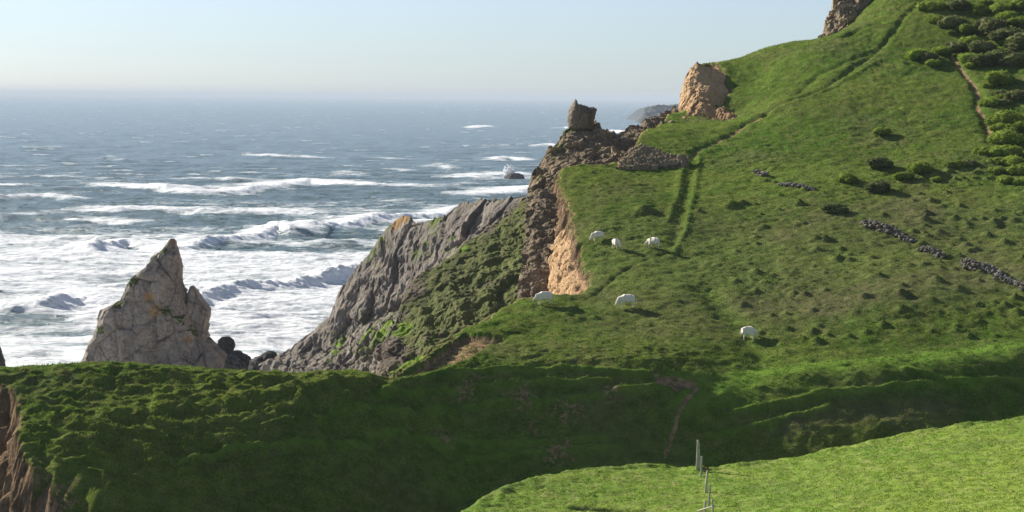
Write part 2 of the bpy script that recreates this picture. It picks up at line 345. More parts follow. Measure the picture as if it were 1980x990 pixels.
def full(X, Y, masks=False):
    Z = land(X, Y)
    d, par, side = seg_dist(X, Y, coast); ins = inside(X, Y, land_poly); sd = np.where(ins, d, -d)
    sd = sd+.35*fbm(X*.5, Y*.5, 0*X+3, 3)+.12*perlin(X*2.2, Y*2.2, 0*X)
    out = np.clip(-sd, 0, None)
    Rk = sstep(.15, -.25, sd)
    # relief of the turf
    bx = np.interp(X, [b[0] for b in bankline], [b[1] for b in bankline])
    onbank = sstep(1.5, -.5, Y-bx)
    n_b = billow(X*.33, Y*.5, X*0, 3); n_m = fbm(X*.55, Y*.7, X*0+5, 3); n_f = fbm(X*2.1, Y*2.4, X*0+9, 3)
    left = sstep(4, -8, X)
    rough_left = left*onbank
    tuss = sstep(.0, .5, fbm(X*.8, Y*1.1, X*0+31, 3))
    amp = .035+.045*sstep(-.2, .5, perlin(X*.08, Y*.08, X*0+2))
    Z = Z+(.10*n_m+amp*n_f+.12*tuss*(.3+.7*onbank))*(1-.5*onbank*(1-left))+rough_left*(.17*billow(X*.24, Y*.5, X*0+3, 3)+.08*n_m+.05*billow(X*.8, Y*1.3, X*0+41, 2))
    Z = Z+.35*fbm(X*.09, Y*.09, X*0+12, 2)*(1-onbank)*.8
    Lu = .42*sstep(-.1, .7, fbm(X*.06, Y*.06, X*0+44, 3)); So = np.zeros_like(Z); Ol = .5*sstep(.1, .9, fbm(X*.1, Y*.1, X*0+60, 3))
    Ol = Ol+.55*sstep(1, 9, X)*sstep(60, 30, X)*sstep(bx+3, bx+9, Y)*sstep(175, 160, Y)
    Lu = Lu+.35*sstep(30, 14, X)*sstep(8, 18, X)*sstep(175, 185, Y)
    for hx, hy, s in hummocks:
        w_ = (np.abs(X-hx) < 3.5*s) & (np.abs(Y-hy) < 2.2*s)
        if w_.any(): Z[w_] += .30*s*np.exp(-(((X[w_]-hx)/(1.25*s))**2+((Y[w_]-hy)/(.75*s))**2))
    for mx, my, r, h in mounds:
        w_ = (np.abs(X-mx) < 1.8*r) & (np.abs(Y-my) < 1.8*r)
        if w_.any():
            r2 = ((X[w_]-mx)**2+(Y[w_]-my)**2)/(r*r); b = np.exp(-r2*1.3); Z[w_] += h*b; So[w_] = np.maximum(So[w_], .22*b)
    for k, (pts, w, dep, so, lu) in paths.items():
        dd, _, _ = seg_dist(X, Y, pts, 4); wob = 1+.25*perlin(X*.7, Y*.7, X*0+8); b = np.exp(-(dd/(w*wob))**2*1.2)
        Z = Z+dep*b; So = np.maximum(So, so*np.exp(-(dd/(w*.55))**2)); Lu = np.maximum(Lu, lu*b)
    for pts, dep in scars:
        if dep == 0: continue
        i2 = inside(X, Y, [p[:2] for p in pts]); dd, _, _ = seg_dist(X, Y, list(pts)+[pts[0]], 2); s = np.where(i2, dd, -dd)
        b = sstep(-.12, .2, s+.15*n_f); Z = Z+dep*b; So = np.maximum(So, b)
    for (c, r) in soilspots:
        b = np.exp(-((X-c[0])**2+(Y-c[1])**2)/(r*r)); So = np.maximum(So, .52*b)
    for pts in terr_lines:   # narrow sheep tracks along the bank
        dd, _, sdn = seg_dist(X, Y, pts, 2); s = np.sign(sdn)*dd
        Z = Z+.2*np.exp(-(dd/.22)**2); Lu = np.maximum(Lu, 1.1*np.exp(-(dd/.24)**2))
    # faint contour terraces
    tz = Z*1.35+.7*perlin(X*.12, Y*.12, X*0+70); fr = tz-np.floor(tz)
    Z = Z+onbank*.11*(sstep(.75, 1, fr)-fr)*.9*(.35+.65*sstep(-.2, .3, perlin(X*.2, Y*.4, X*0+77)))
    dd, _, _ = seg_dist(X, Y, lit_strip, 4); Lu = np.maximum(Lu*.6, 1.05*np.exp(-(dd/1.5)**2))  # sunlit brightness of the strip painted in as lush green
    dd, _, _ = seg_dist(X, Y, stripes_olive, 4); Ol = np.maximum(Ol, .9*np.exp(-(dd/1.1)**2))
    # rim wears to bare earth
    So = np.maximum(So, .62*sstep(.5, .1, sd)*sstep(2, -2, Y-140)*0+.5*sstep(.45, .05, sd))
    drop = 2.4*out+.6*sstep(0, .4, out); drop = drop+sstep(0, 1, out)*(.5*fbm(X*.6, Y*.6, X*0+20, 4))
    Z = np.maximum(Z-drop, -4)
    if not masks: return Z
    return Z, np.stack([Rk, So, np.clip(Lu, 0, 1.2), np.clip(Ol, 0, 1)], -1), out
ys = np.concatenate([np.arange(100, 116, 1.), np.arange(116, 135, .085), np.arange(135, 190, .17), np.arange(190, 250, .3), np.arange(250, 320, 2.5)])
xs = np.concatenate([np.arange(-70, -44, 1.), np.arange(-44, 66, .165), np.arange(66, 130, 1.5)])
X, Y = np.meshgrid(xs, ys)
Z, MK, OUT = full(X, Y, True)
# rock faces: blocky sideways relief
pv = np.stack([X, Y, Z], -1).reshape(-1, 3); rk = (OUT.ravel() > 0.02)
idx = np.where(rk)[0]; q = pv[idx]; fa, ed = facets(q*[1, 1, .6], 1.1, 1); fb, _ = facets(q*[1, 1, .6], .4, 2)
k = np.clip(OUT.ravel()[idx]*2, 0, 1); off = (.5*fa+.22*fb)*k; pv[idx, 0] += off*-.8; pv[idx, 1] += off*-.6
hill = mesh_np('hillside', pv, grid_faces(len(ys), len(xs)), m_hill, {'m': MK.reshape(-1, 4)})
tag(hill, kind='structure')
# ------------------------------------------------------------------ foreground pasture
fedge = [(760, 1060, 78), (820, 1030, 82), (880, 1000, 88), (960, 950, 94), (1100, 912, 99), (1250, 900, 102), (1350, 907, 101), (1500, 890, 103), (1620, 870, 104), (1760, 840, 105), (1980, 808, 107), (2200, 780, 110), (2600, 740, 114)]
fp = [P(*p) for p in fedge]+[P(1980, 990, 80), P(1500, 990, 88), P(1200, 990, 91), P(1000, 985, 91), P(2300, 960, 78), P(1363, 955, 94.5), P(1700, 920, 94), P(1850, 900, 95)]
for px, Y_, z in ((1100, 70, 19.3), (1600, 68, 20.6), (2100, 66, 22.5), (2600, 60, 23), (800, 70, 18.9)): fp.append(np.array([PX(px, Y_), Y_, z]))
fland = TPS(np.array(fp))
fe = [(P(*p)[0], P(*p)[1]+.35) for p in fedge]
fpoly = [(-12, 40), (-8, 62)]+fe+[(90, 114), (90, 40)]
fcoast = fpoly[:-2]
fdip = [(1120, 983), (1180, 985), (1240, 990), (1290, 998)]
fdip = [tuple(rayhit(a, b, fland, 70, 112)) for a, b in fdip]
def ffull(X, Y, masks=False):
    Z = fland(X, Y); d, _, _ = seg_dist(X, Y, fcoast); ins = inside(X, Y, fpoly); sd = np.where(ins, d, -d)+.3*fbm(X*.35, Y*.35, X*0, 3)
    Z = Z+.05*fbm(X*.5, Y*.5, X*0+2, 2)+.035*fbm(X*2.6, Y*2.6, X*0+4, 3)+.03*fbm(X*6, Y*6, X*0+14, 2)
    rim = np.exp(-((sd-.5)/.7)**2); Z = Z+rim*(.05+.14*np.clip(fbm(X*.8, Y*.8, X*0+7, 3), -.3, 1))
    out = np.clip(-sd, 0, None); Z = Z-.9*out-.25*np.minimum(out, 2)**2
    dd, _, _ = seg_dist(X, Y, fdip); b = np.exp(-(dd/.35)**2); Z = Z-.45*b
    Bw = np.maximum(b*1.1, 0)
    if not masks: return Z
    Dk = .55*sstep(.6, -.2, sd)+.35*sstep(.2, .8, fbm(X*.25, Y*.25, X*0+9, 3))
    return Z, np.stack([np.clip(Bw, 0, 1), Bw*0, np.clip(Dk, 0, 1), Bw*0], -1)
ys2 = np.concatenate([np.arange(40, 78, 1.), np.arange(78, 110, .09), np.arange(110, 122, .6)]); xs2 = np.concatenate([np.arange(-30, -8, 1.), np.arange(-8, 33, .11), np.arange(33, 75, 1.)])
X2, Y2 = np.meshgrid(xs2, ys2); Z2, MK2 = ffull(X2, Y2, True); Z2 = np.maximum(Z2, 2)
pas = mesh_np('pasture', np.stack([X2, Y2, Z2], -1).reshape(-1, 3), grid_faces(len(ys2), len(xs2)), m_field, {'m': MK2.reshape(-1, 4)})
tag(pas, kind='structure')
# ------------------------------------------------------------------ cliffs as lofted relief
def resample(pts, n):
    pts = np.array(pts, float); d = np.concatenate([[0], np.cumsum(np.linalg.norm(np.diff(pts, axis=0), axis=1))]); t = np.linspace(0, d[-1], n)
    return np.stack([np.interp(t, d, pts[:, i]) for i in range(3)], -1)
def loft(name, lines, nu, nv, mat, f1=(1.6, .6), f2=(.5, .25), fb=.35, mask=None, back=12, fade_top=0.3, zs=.5, seed=1, zback=-3):
    L = [resample([P(*p) for p in ln], nu) for ln in lines]
    b = L[0].copy(); b[:, 1] += back; b[:, 2] = zback; bm_ = L[0].copy(); bm_[:, 1] += back*.25; bm_[:, 2] -= 2.5
    foot = L[-1].copy(); foot[:, 2] -= 8; foot[:, 1] -= 1
    A = [bm_]+L+[foot]; rows = []; vv = []
    for i in range(len(A)-1):
        n = nv if 1 <= i < len(A)-2 else max(6, nv//5)
        for j in range(n):
            t = j/n; rows.append(A[i]*(1-t)+A[i+1]*t); vv.append(i-1+t)
    rows.append(A[-1]); vv.append(len(A)-2); rows.insert(0, b); vv.insert(0, -2)
    G = np.array(rows); vv = np.array(vv)
    # round the breaks between control lines
    for _ in range(3): G[2:-1] = (G[1:-2]+2*G[2:-1]+G[3:])/4 if False else G[2:-1]
    du = np.gradient(G, axis=1); dv = np.gradient(G, axis=0); N = np.cross(du, dv); N /= np.linalg.norm(N, axis=2)[..., None]+1e-9
    if N[len(G)//2, nu//2, 1] > 0: N = -N
    p = G.reshape(-1, 3); s = np.array([1, 1, zs])
    a, e = facets(p*s, f1[0], seed); a2, e2 = facets(p*s, f2[0], seed+3)
    D = f1[1]*a+f2[1]*a2+fb*fbm(p[:, 0]*.5, p[:, 1]*.5, p[:, 2]*.3, 4)-f1[1]*.25*np.exp(-(e/.05)**2)
    D = D.reshape(G.shape[:2]); wt = np.where(vv < 0, .5, 1.)*(fade_top+(1-fade_top)*np.clip(np.abs(vv)*2.2, 0, 1)); wt = np.clip(wt, 0, 1)
    top = np.exp(-(vv/.12)**2)
    V = G+N*(D*wt[:, None])[..., None]
    V[..., 2] += (top[:, None]*.35*a2.reshape(D.shape)*f2[1]*3)
    U = np.linspace(0, 1, nu)[None, :].repeat(len(G), 0); VV = vv[:, None].repeat(nu, 1)
    mk = np.zeros((*D.shape, 4))
    if mask: mk = mask(U, VV, V, mk)
    return mesh_np(name, V.reshape(-1, 3), grid_faces(len(G), nu), mat, {'m': mk.reshape(-1, 4)}, True)
def pixgauss(V, px, py, r):                  # soft spot round a place on the rock, in metres
    i = np.argmin(V[..., 1]*1.2e-4+np.abs((V[..., 0]/V[..., 1]) - (ray(px, py)[0]/ray(px, py)[1]))+np.abs(((V[..., 2]-CH)/V[..., 1]) - (ray(px, py)[2]/ray(px, py)[1])))
    c = V.reshape(-1, 3)[i]; return np.exp(-((V-c)**2).sum(-1)/(r*r))
# grey sea cliff
crest = [(1045, 372, 184), (985, 382, 188), (940, 385, 192), (905, 392, 196), (880, 400, 198), (860, 415, 200), (830, 428, 202), (805, 430, 204), (792, 420, 205), (780, 417, 206), (768, 424, 207), (745, 445, 208), (715, 490, 209), (680, 530, 210), (655, 565, 211), (640, 610, 212), (615, 630, 213), (580, 655, 214), (555, 680, 215), (530, 690, 216), (500, 705, 217)]
gmid = [(1040, 470, 178), (960, 470, 182), (900, 490, 187), (850, 520, 191), (820, 545, 195), (790, 575, 199), (760, 600, 201), (720, 625, 203), (680, 650, 205), (640, 668, 207), (600, 690, 209), (550, 700, 212), (500, 712, 215)]
gfoot = [(1040, 640, 174), (960, 700, 177), (900, 740, 180), (850, 760, 184), (800, 770, 188), (740, 775, 192), (680, 775, 198), (620, 770, 202), (560, 765, 207), (490, 760, 213)]
def mgrey(U, VV, V, mk):
    for a in ((745, 455, 2.2), (820, 480, 2.0), (800, 500, 1.4), (720, 490, 1.6), (840, 430, 1), (700, 650, 2.6), (740, 640, 2.4), (680, 670, 1.6), (650, 650, 1.2), (760, 665, 2.4), (870, 470, 1.3)): mk[..., 0] += .55*pixgauss(V, *a)
    for a in ((785, 420, 1.3), (765, 435, .9)): mk[..., 1] += .8*pixgauss(V, *a)
    for a in ((740, 452, 1.2), (770, 635, 2), (725, 665, 1.3), (690, 680, .9)): mk[..., 2] += .6*pixgauss(V, *a)
    mk[..., 0] += .15*np.exp(-((VV)/.12)**2)*(U < .5); return np.clip(mk, 0, 1)
o = loft('sea_cliff', [crest, gmid, gfoot], 620, 170, m_grey, (3.6, .6), (.9, .12), .55, mgrey, zs=.5, seed=1)
tag(o, 'tall dark grey rocky sea cliff with an orange capped knob on its crest', 'cliff')
# overgrown spur
def onplane(px, py, a=.18, b=.45, off=0):
    d = ray(px, py); kx, kz = d[0]/d[1], d[2]/d[1]; c = P(1045, 368, 181)
    return (px, py, (c[2]-CH-a*c[0]-b*181)/(kz-a*kx-b)+off)
sc_ = [onplane(*q) for q in ((1048, 366), (1010, 384), (975, 418), (930, 452), (900, 468), (880, 490), (850, 512), (815, 525), (795, 545), (778, 580), (768, 615), (752, 645), (738, 670), (735, 700), (722, 740))]
sm_ = [onplane(*q, off=-1.2) for q in ((1052, 440), (1030, 480), (1000, 520), (965, 555), (930, 580), (895, 610), (860, 640), (825, 665), (800, 690), (775, 715), (750, 745))]
sf_ = [onplane(*q, off=-1) for q in ((1058, 600), (1020, 625), (980, 645), (930, 690), (880, 725), (830, 750), (790, 770), (740, 790))]
def mspur(U, VV, V, mk):
    n = fbm(V[..., 0]*.35, V[..., 1]*.35, V[..., 2]*.35, 3)
    mk[..., 0] = .80+.5*n
    mk[..., 0] *= sstep(.0, .22, VV+.25*n)*.75+.25
    for a in ((770, 690, 2.2), (745, 700, 2), (700, 700, 1.5), (640, 690, 1.5), (1030, 420, 1.4), (1010, 560, 1.2)): mk[..., 0] -= .6*pixgauss(V, *a)
    for a in ((790, 700, 1.8), (930, 455, .7), (775, 640, 1.3), (900, 480, .6), (830, 720, 1.0)): mk[..., 2] += .95*pixgauss(V, *a)
    return np.clip(mk, 0, 1)
o = loft('grassy_spur', [sc_, sm_, sf_], 620, 180, m_spur, (1.8, .14), (.5, .06), .38, mspur, zs=.8, seed=4, back=7)
tag(o, 'broad cliff spur overgrown with rough green grass beside the sandy gully', 'cliff')
# lower shelving rock left of the spur
lc = [(760, 600, 176), (720, 625, 180), (690, 640, 184), (660, 655, 187), (630, 680, 190), (590, 700, 194), (560, 715, 198)]
lf = [(760, 740, 158), (735, 760, 160), (700, 765, 164), (660, 765, 170), (620, 765, 176), (580, 765, 182), (550, 765, 188)]
def mlow(U, VV, V, mk):
    for a in ((740, 640, 2.4), (700, 650, 2), (660, 665, 1.7), (720, 680, 1.8), (640, 680, 1.2)): mk[..., 0] += .6*pixgauss(V, *a)
    for a in ((745, 632, 1.4), (700, 655, 1.3), (650, 670, 1)): mk[..., 2] += .9*pixgauss(V, *a)
    mk[..., 3] = .5*sstep(.35, .0, U)*sstep(.2, .7, VV); return np.clip(mk, 0, 1)
o = loft('rock_slope', [lc, lf], 300, 150, m_grey, (1.7, .8), (.6, .35), .5, mlow, zs=.6, seed=6, back=8)
tag(o, 'low grey rock slope with yellow green grass ledges at the foot of the sea cliff', 'cliff')
# brown gully wall
gt = [(1020, 374, 178.5), (1045, 366, 178.5), (1068, 374, 178), (1092, 392, 177)]
gm = [(1012, 470, 169.5), (1030, 470, 168.5), (1048, 475, 168), (1062, 480, 167.5)]
gf = [(998, 590, 160), (1018, 600, 159.5), (1038, 600, 159), (1060, 600, 159)]
o = loft('gully_wall', [gt, gm, gf], 110, 130, m_brown, (1.5, .35), (.45, .12), .35, None, zs=.35, seed=8, back=4)
tag(o, 'dark brown crumbling gully wall between the green spur and the pale sandy face', 'cliff')
# pale sand face under the meadow rim
st = [(1088, 395, 176), (1094, 420, 171.5), (1104, 460, 165), (1112, 485, 161.5), (1124, 515, 157.5), (1141, 548, 153)]
sl = [(1068, 420, 176), (1064, 450, 172), (1062, 490, 167), (1070, 520, 162), (1095, 560, 156), (1128, 575, 151.5)]
s2 = [(1058, 440, 177), (1052, 480, 173), (1050, 530, 168), (1052, 570, 162), (1070, 605, 156), (1115, 600, 151.5)]
o = loft('sandy_face', [st, sl, s2], 200, 110, m_sand, (1.0, .2), (.3, .12), .3, lambda U, VV, V, mk: np.concatenate([mk[..., :3], .35*np.ones_like(mk[..., :1])], -1), zs=.5, seed=9, back=1.5, zback=14)
tag(o, 'pale crumbly sandy face under the meadow rim near the grazing sheep', 'cliff')
# ridge under the pinnacle
pc = [(1020, 368, 196), (1030, 345, 198), (1045, 310, 200), (1060, 288, 201), (1075, 278, 201.5), (1090, 258, 202), (1103, 243, 203), (1125, 243, 203), (1143, 246, 203), (1152, 233, 203.5), (1157, 250, 204), (1190, 258, 204), (1207, 252, 205), (1225, 240, 206), (1238, 243, 207), (1246, 231, 207), (1268, 228, 209), (1290, 214, 211), (1306, 208, 212), (1322, 216, 213)]
pm_ = [(1030, 375, 190), (1050, 345, 193), (1075, 318, 195), (1100, 300, 197), (1130, 290, 198), (1165, 290, 198), (1195, 295, 198), (1220, 280, 199), (1243, 262, 201), (1270, 250, 204), (1300, 232, 208), (1322, 228, 209)]
pf = [(1035, 395, 187), (1070, 380, 187), (1100, 350, 188), (1130, 345, 188.5), (1165, 342, 188.5), (1200, 338, 189), (1225, 320, 190), (1245, 300, 194), (1275, 270, 200), (1300, 245, 205), (1325, 236, 207)]
def mpin(U, VV, V, mk):
    for a in ((1090, 262, 1.2), (1078, 285, 1.0), (1110, 248, .9), (1040, 345, .7)): mk[..., 0] += .7*pixgauss(V, *a); mk[..., 2] += .5*pixgauss(V, *a)
    mk[..., 3] = .45*pixgauss(V, 1130, 275, 3); return np.clip(mk, 0, 1)
o = loft('cliff_ridge', [pc, pm_, pf], 520, 130, m_brown, (1.6, .55), (.55, .28), .3, mpin, zs=.6, seed=11, back=9)
tag(o, 'brown broken rock ridge that carries the square pinnacle beyond the meadow', 'cliff')
# rock band below the upper shelf
rt = [(1196, 314, 185.2), (1215, 292, 186.4), (1240, 279, 187.4), (1258, 281, 187.4), (1280, 293, 186.4), (1300, 299, 185.6), (1330, 302, 185.2)]
rf = [(1190, 323, 183.4), (1215, 322, 183.4), (1240, 321, 183.5), (1262, 321, 183.6), (1285, 320, 183.8), (1305, 318, 184), (1332, 311, 184.3)]
o = loft('rock_band', [rt, rf], 240, 70, m_brown, (.7, .22), (.25, .14), .15, lambda U, VV, V, mk: np.concatenate([mk[..., :3], (.55*np.ones_like(mk[..., :1]))], -1), zs=2.2, seed=13, back=3, zback=26)
tag(o, 'low band of tilted grey brown rock layers at the far edge of the meadow', 'cliff')
# sandy cliff below the hill shoulder
ht = [(1312, 212, 211), (1316, 180, 212), (1324, 150, 213), (1336, 132, 213.5), (1348, 119, 214), (1360, 126, 214.2), (1380, 134, 214.3), (1400, 142, 213.9), (1411, 158, 212.8), (1414, 180, 210.4), (1425, 205, 207.2)]
hm = [(1316, 222, 208.6), (1324, 200, 208.8), (1336, 180, 209.3), (1350, 170, 209.5), (1365, 172, 209.9), (1380, 178, 210), (1392, 186, 209.5), (1403, 200, 208.1), (1420, 216, 205.9)]
hf = [(1322, 234, 206.4), (1340, 236, 206), (1360, 236, 205.5), (1380, 235, 205), (1400, 233, 204.6), (1426, 227, 204.4)]
def mh(U, VV, V, mk):
    mk[..., 3] = np.clip(.55-.5*sstep(.8, 1.6, VV), 0, 1)*sstep(0, .1, VV); mk[..., 0] = .1*sstep(.08, 0, VV); return mk
hf = [(a, b, c-.9) for a, b, c in hf]
o = loft('sand_cliff', [ht, hm, hf], 260, 120, m_sand, (1.7, .22), (.35, .10), .4, mh, zs=.25, seed=15, back=6, zback=20)
tag(o, 'bright orange sandy cliff cut into the shoulder of the hill on the skyline', 'cliff')
# skyline crag at the top left of the hill
kt = [(1582, 74, 226), (1594, 66, 226.5), (1594, 42, 227), (1602, 30, 227.5), (1609, 24, 228), (1611, 2, 229), (1616, -25, 230), (1630, -50, 232), (1690, -55, 234)]
km = [(1596, 74, 225), (1608, 62, 225.2), (1614, 45, 225.7), (1622, 30, 226.3), (1634, 12, 227), (1650, -5, 228.5), (1680, -20, 230), (1705, -30, 232)]
kf = [(1600, 82, 222.5), (1615, 76, 223), (1632, 64, 223.7), (1645, 45, 224.7), (1655, 26, 226), (1668, 10, 227.5), (1690, 2, 229), (1715, -5, 231)]
o = loft('hilltop_crag', [kt, km, kf], 200, 80, m_brown, (1.3, .55), (.45, .28), .3, lambda U, VV, V, mk: np.concatenate([mk[..., :3], (.6*np.ones_like(mk[..., :1]))], -1), zs=.7, seed=17, back=8, zback=20)
tag(o, 'rough brown crag on the skyline at the top of the grass slope', 'cliff')
# ------------------------------------------------------------------ free standing rocks
def ring_rock(name, prof, Y0, ry, mat, nz=120, na=200, f1=(1.8, .6), f2=(.6, .25), fb=.2, mask=None, seed=20, p=.6, lean=0, zs=.7):
    pr = sorted([(P(l, y, Y0)[2], P(l, y, Y0)[0], P(r, y, Y0)[0]) for y, l, r in prof]); pr = np.array(pr)
    zz = np.linspace(pr[0, 0], pr[-1, 0], nz); xl = np.interp(zz, pr[:, 0], pr[:, 1]); xr = np.interp(zz, pr[:, 0], pr[:, 2])
    th = np.linspace(0, 2*math.pi, na, endpoint=False); c, s = np.cos(th), np.sin(th)
    sc, ss = np.sign(c)*np.abs(c)**p, np.sign(s)*np.abs(s)**p
    rx = (xr-xl)/2; cx = (xr+xl)/2; wmax = rx.max(); rr = ry*(.25+.75*np.sqrt(rx/wmax))*np.minimum(1, rx/(.12*wmax))
    G = np.stack([cx[:, None]+rx[:, None]*sc, Y0+lean*(zz[:, None]-zz[0])+rr[:, None]*ss, zz[:, None]+0*sc], -1)
    N = np.stack([0*rx[:, None]+c, 0*rx[:, None]+s*1.2, .1+0*c+0*rx[:, None]], -1); N /= np.linalg.norm(N, axis=2)[..., None]
    q = G.reshape(-1, 3); a, e = facets(q*[1, 1, zs], f1[0], seed); a2, e2 = facets(q*[1, 1, zs], f2[0], seed+1)
    D = f1[1]*a+f2[1]*a2+fb*fbm(q[:, 0]*.6, q[:, 1]*.6, q[:, 2]*.6, 4)-.25*np.exp(-(e/.045)**2)
    D = D.reshape(G.shape[:2]); D = D*np.where(np.abs(s) > .5, 1, .45)*np.clip(rx/1.2, .15, 1)[:, None]
    V = G+N*D[..., None]; mk = np.zeros((*D.shape, 4))
    if mask: mk = np.clip(mask(V, mk), 0, 1)
    V = V.reshape(-1, 3); Fq = grid_faces(nz, na, True); tri_c = V[-na:].mean(0); V = np.vstack([V, tri_c]); mk = np.vstack([mk.reshape(-1, 4), mk.reshape(-1, 4)[-1]])
    k = len(V)-1; base = (nz-1)*na; cap = np.array([[base+i, base+(i+1) % na, k, k] for i in range(na)])
    me_o = mesh_np(name, V, Fq, mat, {'m': mk}, True)
    bm = bmesh.new(); bm.from_mesh(me_o.data); bm.verts.ensure_lookup_table()
    for i in range(na):
        try: f = bm.faces.new((bm.verts[base+i], bm.verts[base+(i+1) % na], bm.verts[k])); f.smooth = True
        except ValueError: pass
    bm.to_mesh(me_o.data); bm.free()
    return me_o
stack_prof = [(461, 329, 337), (466, 325, 341), (474, 320, 342), (485, 311, 345), (500, 292, 350), (515, 284, 353), (522, 276, 351), (532, 266, 350), (545, 252, 352), (556, 246, 357), (566, 242, 361), (580, 238, 364), (590, 216, 368), (598, 200, 370), (615, 194, 374), (635, 190, 386), (650, 184, 396), (662, 176, 412), (675, 170, 428), (690, 166, 442), (715, 158, 452), (760, 140, 470), (790, 130, 480)]
def mstack(V, mk):
    for a in ((330, 470, 1.0), (300, 600, 1.5), (365, 655, 1.2), (290, 570, 1.0)): mk[..., 1] += .66*pixgauss(V, *a)
    for a in ((290, 505, 1.1), (312, 485, .9), (255, 545, 1), (195, 640, .9), (230, 590, .9), (320, 600, 1.0), (345, 620, 1), (375, 640, 1.1), (170, 690, .8), (400, 650, .8), (245, 570, .6)): mk[..., 0] += .9*pixgauss(V, *a)
    for a in ((195, 640, .7), (240, 690, .5), (310, 487, .6)): mk[..., 2] += .5*pixgauss(V, *a)
    return mk
o = ring_rock('sea_stack', stack_prof, 262, 4.2, m_stack, 240, 420, (2.6, .75), (.8, .22), .25, mstack, 20, .55)
tag(o, 'tall pointed grey sea stack with an orange tip rising behind the grassy ridge', 'sea stack')
o = ring_rock('rock_slab', [(553, 369, 374), (560, 366, 380), (580, 364, 392), (598, 362, 407), (612, 364, 407), (628, 370, 403), (640, 374, 400), (655, 372, 402), (690, 372, 402)], 262.5, 2.2, m_stack, 90, 180, (1.4, .4), (.5, .15), .15, None, 24, .55)
tag(o, 'narrow upright rock slab leaning on the right shoulder of the sea stack', 'rock')
o = ring_rock('boulder', [(652, 428, 446), (658, 422, 453), (668, 420, 455), (676, 432, 452), (684, 440, 450), (700, 438, 452)], 255, 1.1, m_dark, 50, 90, (.8, .3), (.3, .1), .1, None, 26, .8)
tag(o, 'small dark boulder perched at the right foot of the sea stack', 'rock')
for nm, prof, Y0, ry, lb in (('skerry', [(680, 448, 462), (690, 440, 482), (700, 436, 488), (720, 430, 492), (750, 425, 500)], 250, 2.2, 'low jagged dark rock beside the right foot of the sea stack'),
        ('skerry', [(681, 515, 528), (688, 502, 536), (698, 484, 545), (715, 478, 556), (750, 470, 570)], 246, 2.4, 'rounded dark grey rock in the gap between sea stack and cliffs'),
        ('skerry', [(676, 555, 562), (684, 548, 575), (700, 535, 590), (750, 520, 610)], 242, 2.4, 'steep dark rock where the grey cliff foot meets the surf')):
    tag(ring_rock(nm, prof, Y0, ry, m_dark, 60, 120, (1.1, .5), (.4, .2), .2, None, 30, .8), lb, 'rock')
o = ring_rock('skerry', [(672, -14, -2), (684, -20, 3), (700, -24, 7), (730, -40, 12)], 270, 2, m_dark, 50, 90, (1.1, .4), (.4, .2), .2, None, 33, .8)
tag(o, 'dark rock just showing at the left end of the grassy ridge', 'rock')
o = ring_rock('offshore_rock', [(335, 984, 1004), (338, 978, 1012), (342, 974, 1015), (348, 972, 1017)], 925, 6, m_dark, 30, 60, (5, 1.2), (2, .5), .5, None, 34, .8)
tag(o, 'small dark rock far out in the surf with a burst of spray', 'rock')
# pinnacle: squared block with a spike on its left corner
def slab_rock(name, poly, Y0, thick, mat, seed=40, step=.09, amp=(.3, .12)):
    pts = [P(x, y, Y0) for x, y in poly]; px = np.array([p[0] for p in pts]); pz = np.array([p[2] for p in pts]); poly2 = list(zip(px, pz))
    gx = np.arange(px.min()-.3, px.max()+.3, step); gz = np.arange(pz.min()-.3, pz.max()+.3, step); GX, GZ = np.meshgrid(gx, gz)
    d, _, _ = seg_dist(GX, GZ, poly2+[poly2[0]]); ins = inside(GX, GZ, poly2); sd = np.where(ins, d, -d)
    wob = .08*perlin(GX*3, GZ*3, GX*0+seed); ok = (sd+wob) > 0
    V, Fc = [], []; 
    prof = thick*(1-np.exp(-np.clip(sd+wob, 0, None)/.22))
    q = np.stack([GX, GZ*.6, GX*0+seed], -1).reshape(-1, 3); a, e = facets(q, 1.3, seed); a2, _ = facets(q, .5, seed+1)
    rel = (amp[0]*a+amp[1]*a2-.12*np.exp(-(e/.05)**2)).reshape(GX.shape)*np.clip(sd/.3, 0, 1)
    idf = -np.ones(GX.shape, int)
    for i, j in zip(*np.where(ok)): idf[i, j] = len(V); V.append((GX[i, j], Y0-prof[i, j]*.5-rel[i, j], GZ[i, j]))
    nfr = len(V)
    for i, j in zip(*np.where(ok)): V.append((GX[i, j], Y0+prof[i, j]*.5+rel[i, j]*.7, GZ[i, j]))
    edges = {}
    for i in range(GX.shape[0]-1):
        for j in range(GX.shape[1]-1):
            f = [idf[i, j], idf[i, j+1], idf[i+1, j+1], idf[i+1, j]]
            if min(f) >= 0:
                Fc.append(f); Fc.append([v+nfr for v in f[::-1]])
                for a_, b_ in zip(f, f[1:]+f[:1]): edges[(a_, b_)] = 1
    for (a_, b_) in list(edges):
        if (b_, a_) not in edges: Fc.append([b_, a_, a_+nfr, b_+nfr])
    return mesh_np(name, V, Fc, mat, {'m': np.zeros((len(V), 4))})
o = slab_rock('pinnacle', [(1097, 250), (1096, 228), (1099, 212), (1106, 200), (1111, 190), (1115, 191), (1118, 200), (1128, 202), (1136, 205), (1146, 206), (1156, 209), (1153, 222), (1150, 235), (1146, 252), (1120, 256)], 202.4, 2.6, m_pin)
tag(o, 'square dark rock pinnacle with a pointed left corner standing on the brown ridge', 'rock pinnacle')
o = slab_rock('rock_block', [(1024, 590), (1026, 556), (1030, 552), (1046, 555), (1050, 560), (1049, 590)], 154.5, .9, m_brown, 50, .06, (.06, .04))
tag(o, 'small squared brown rock block at the gully mouth behind the left sheep', 'rock')
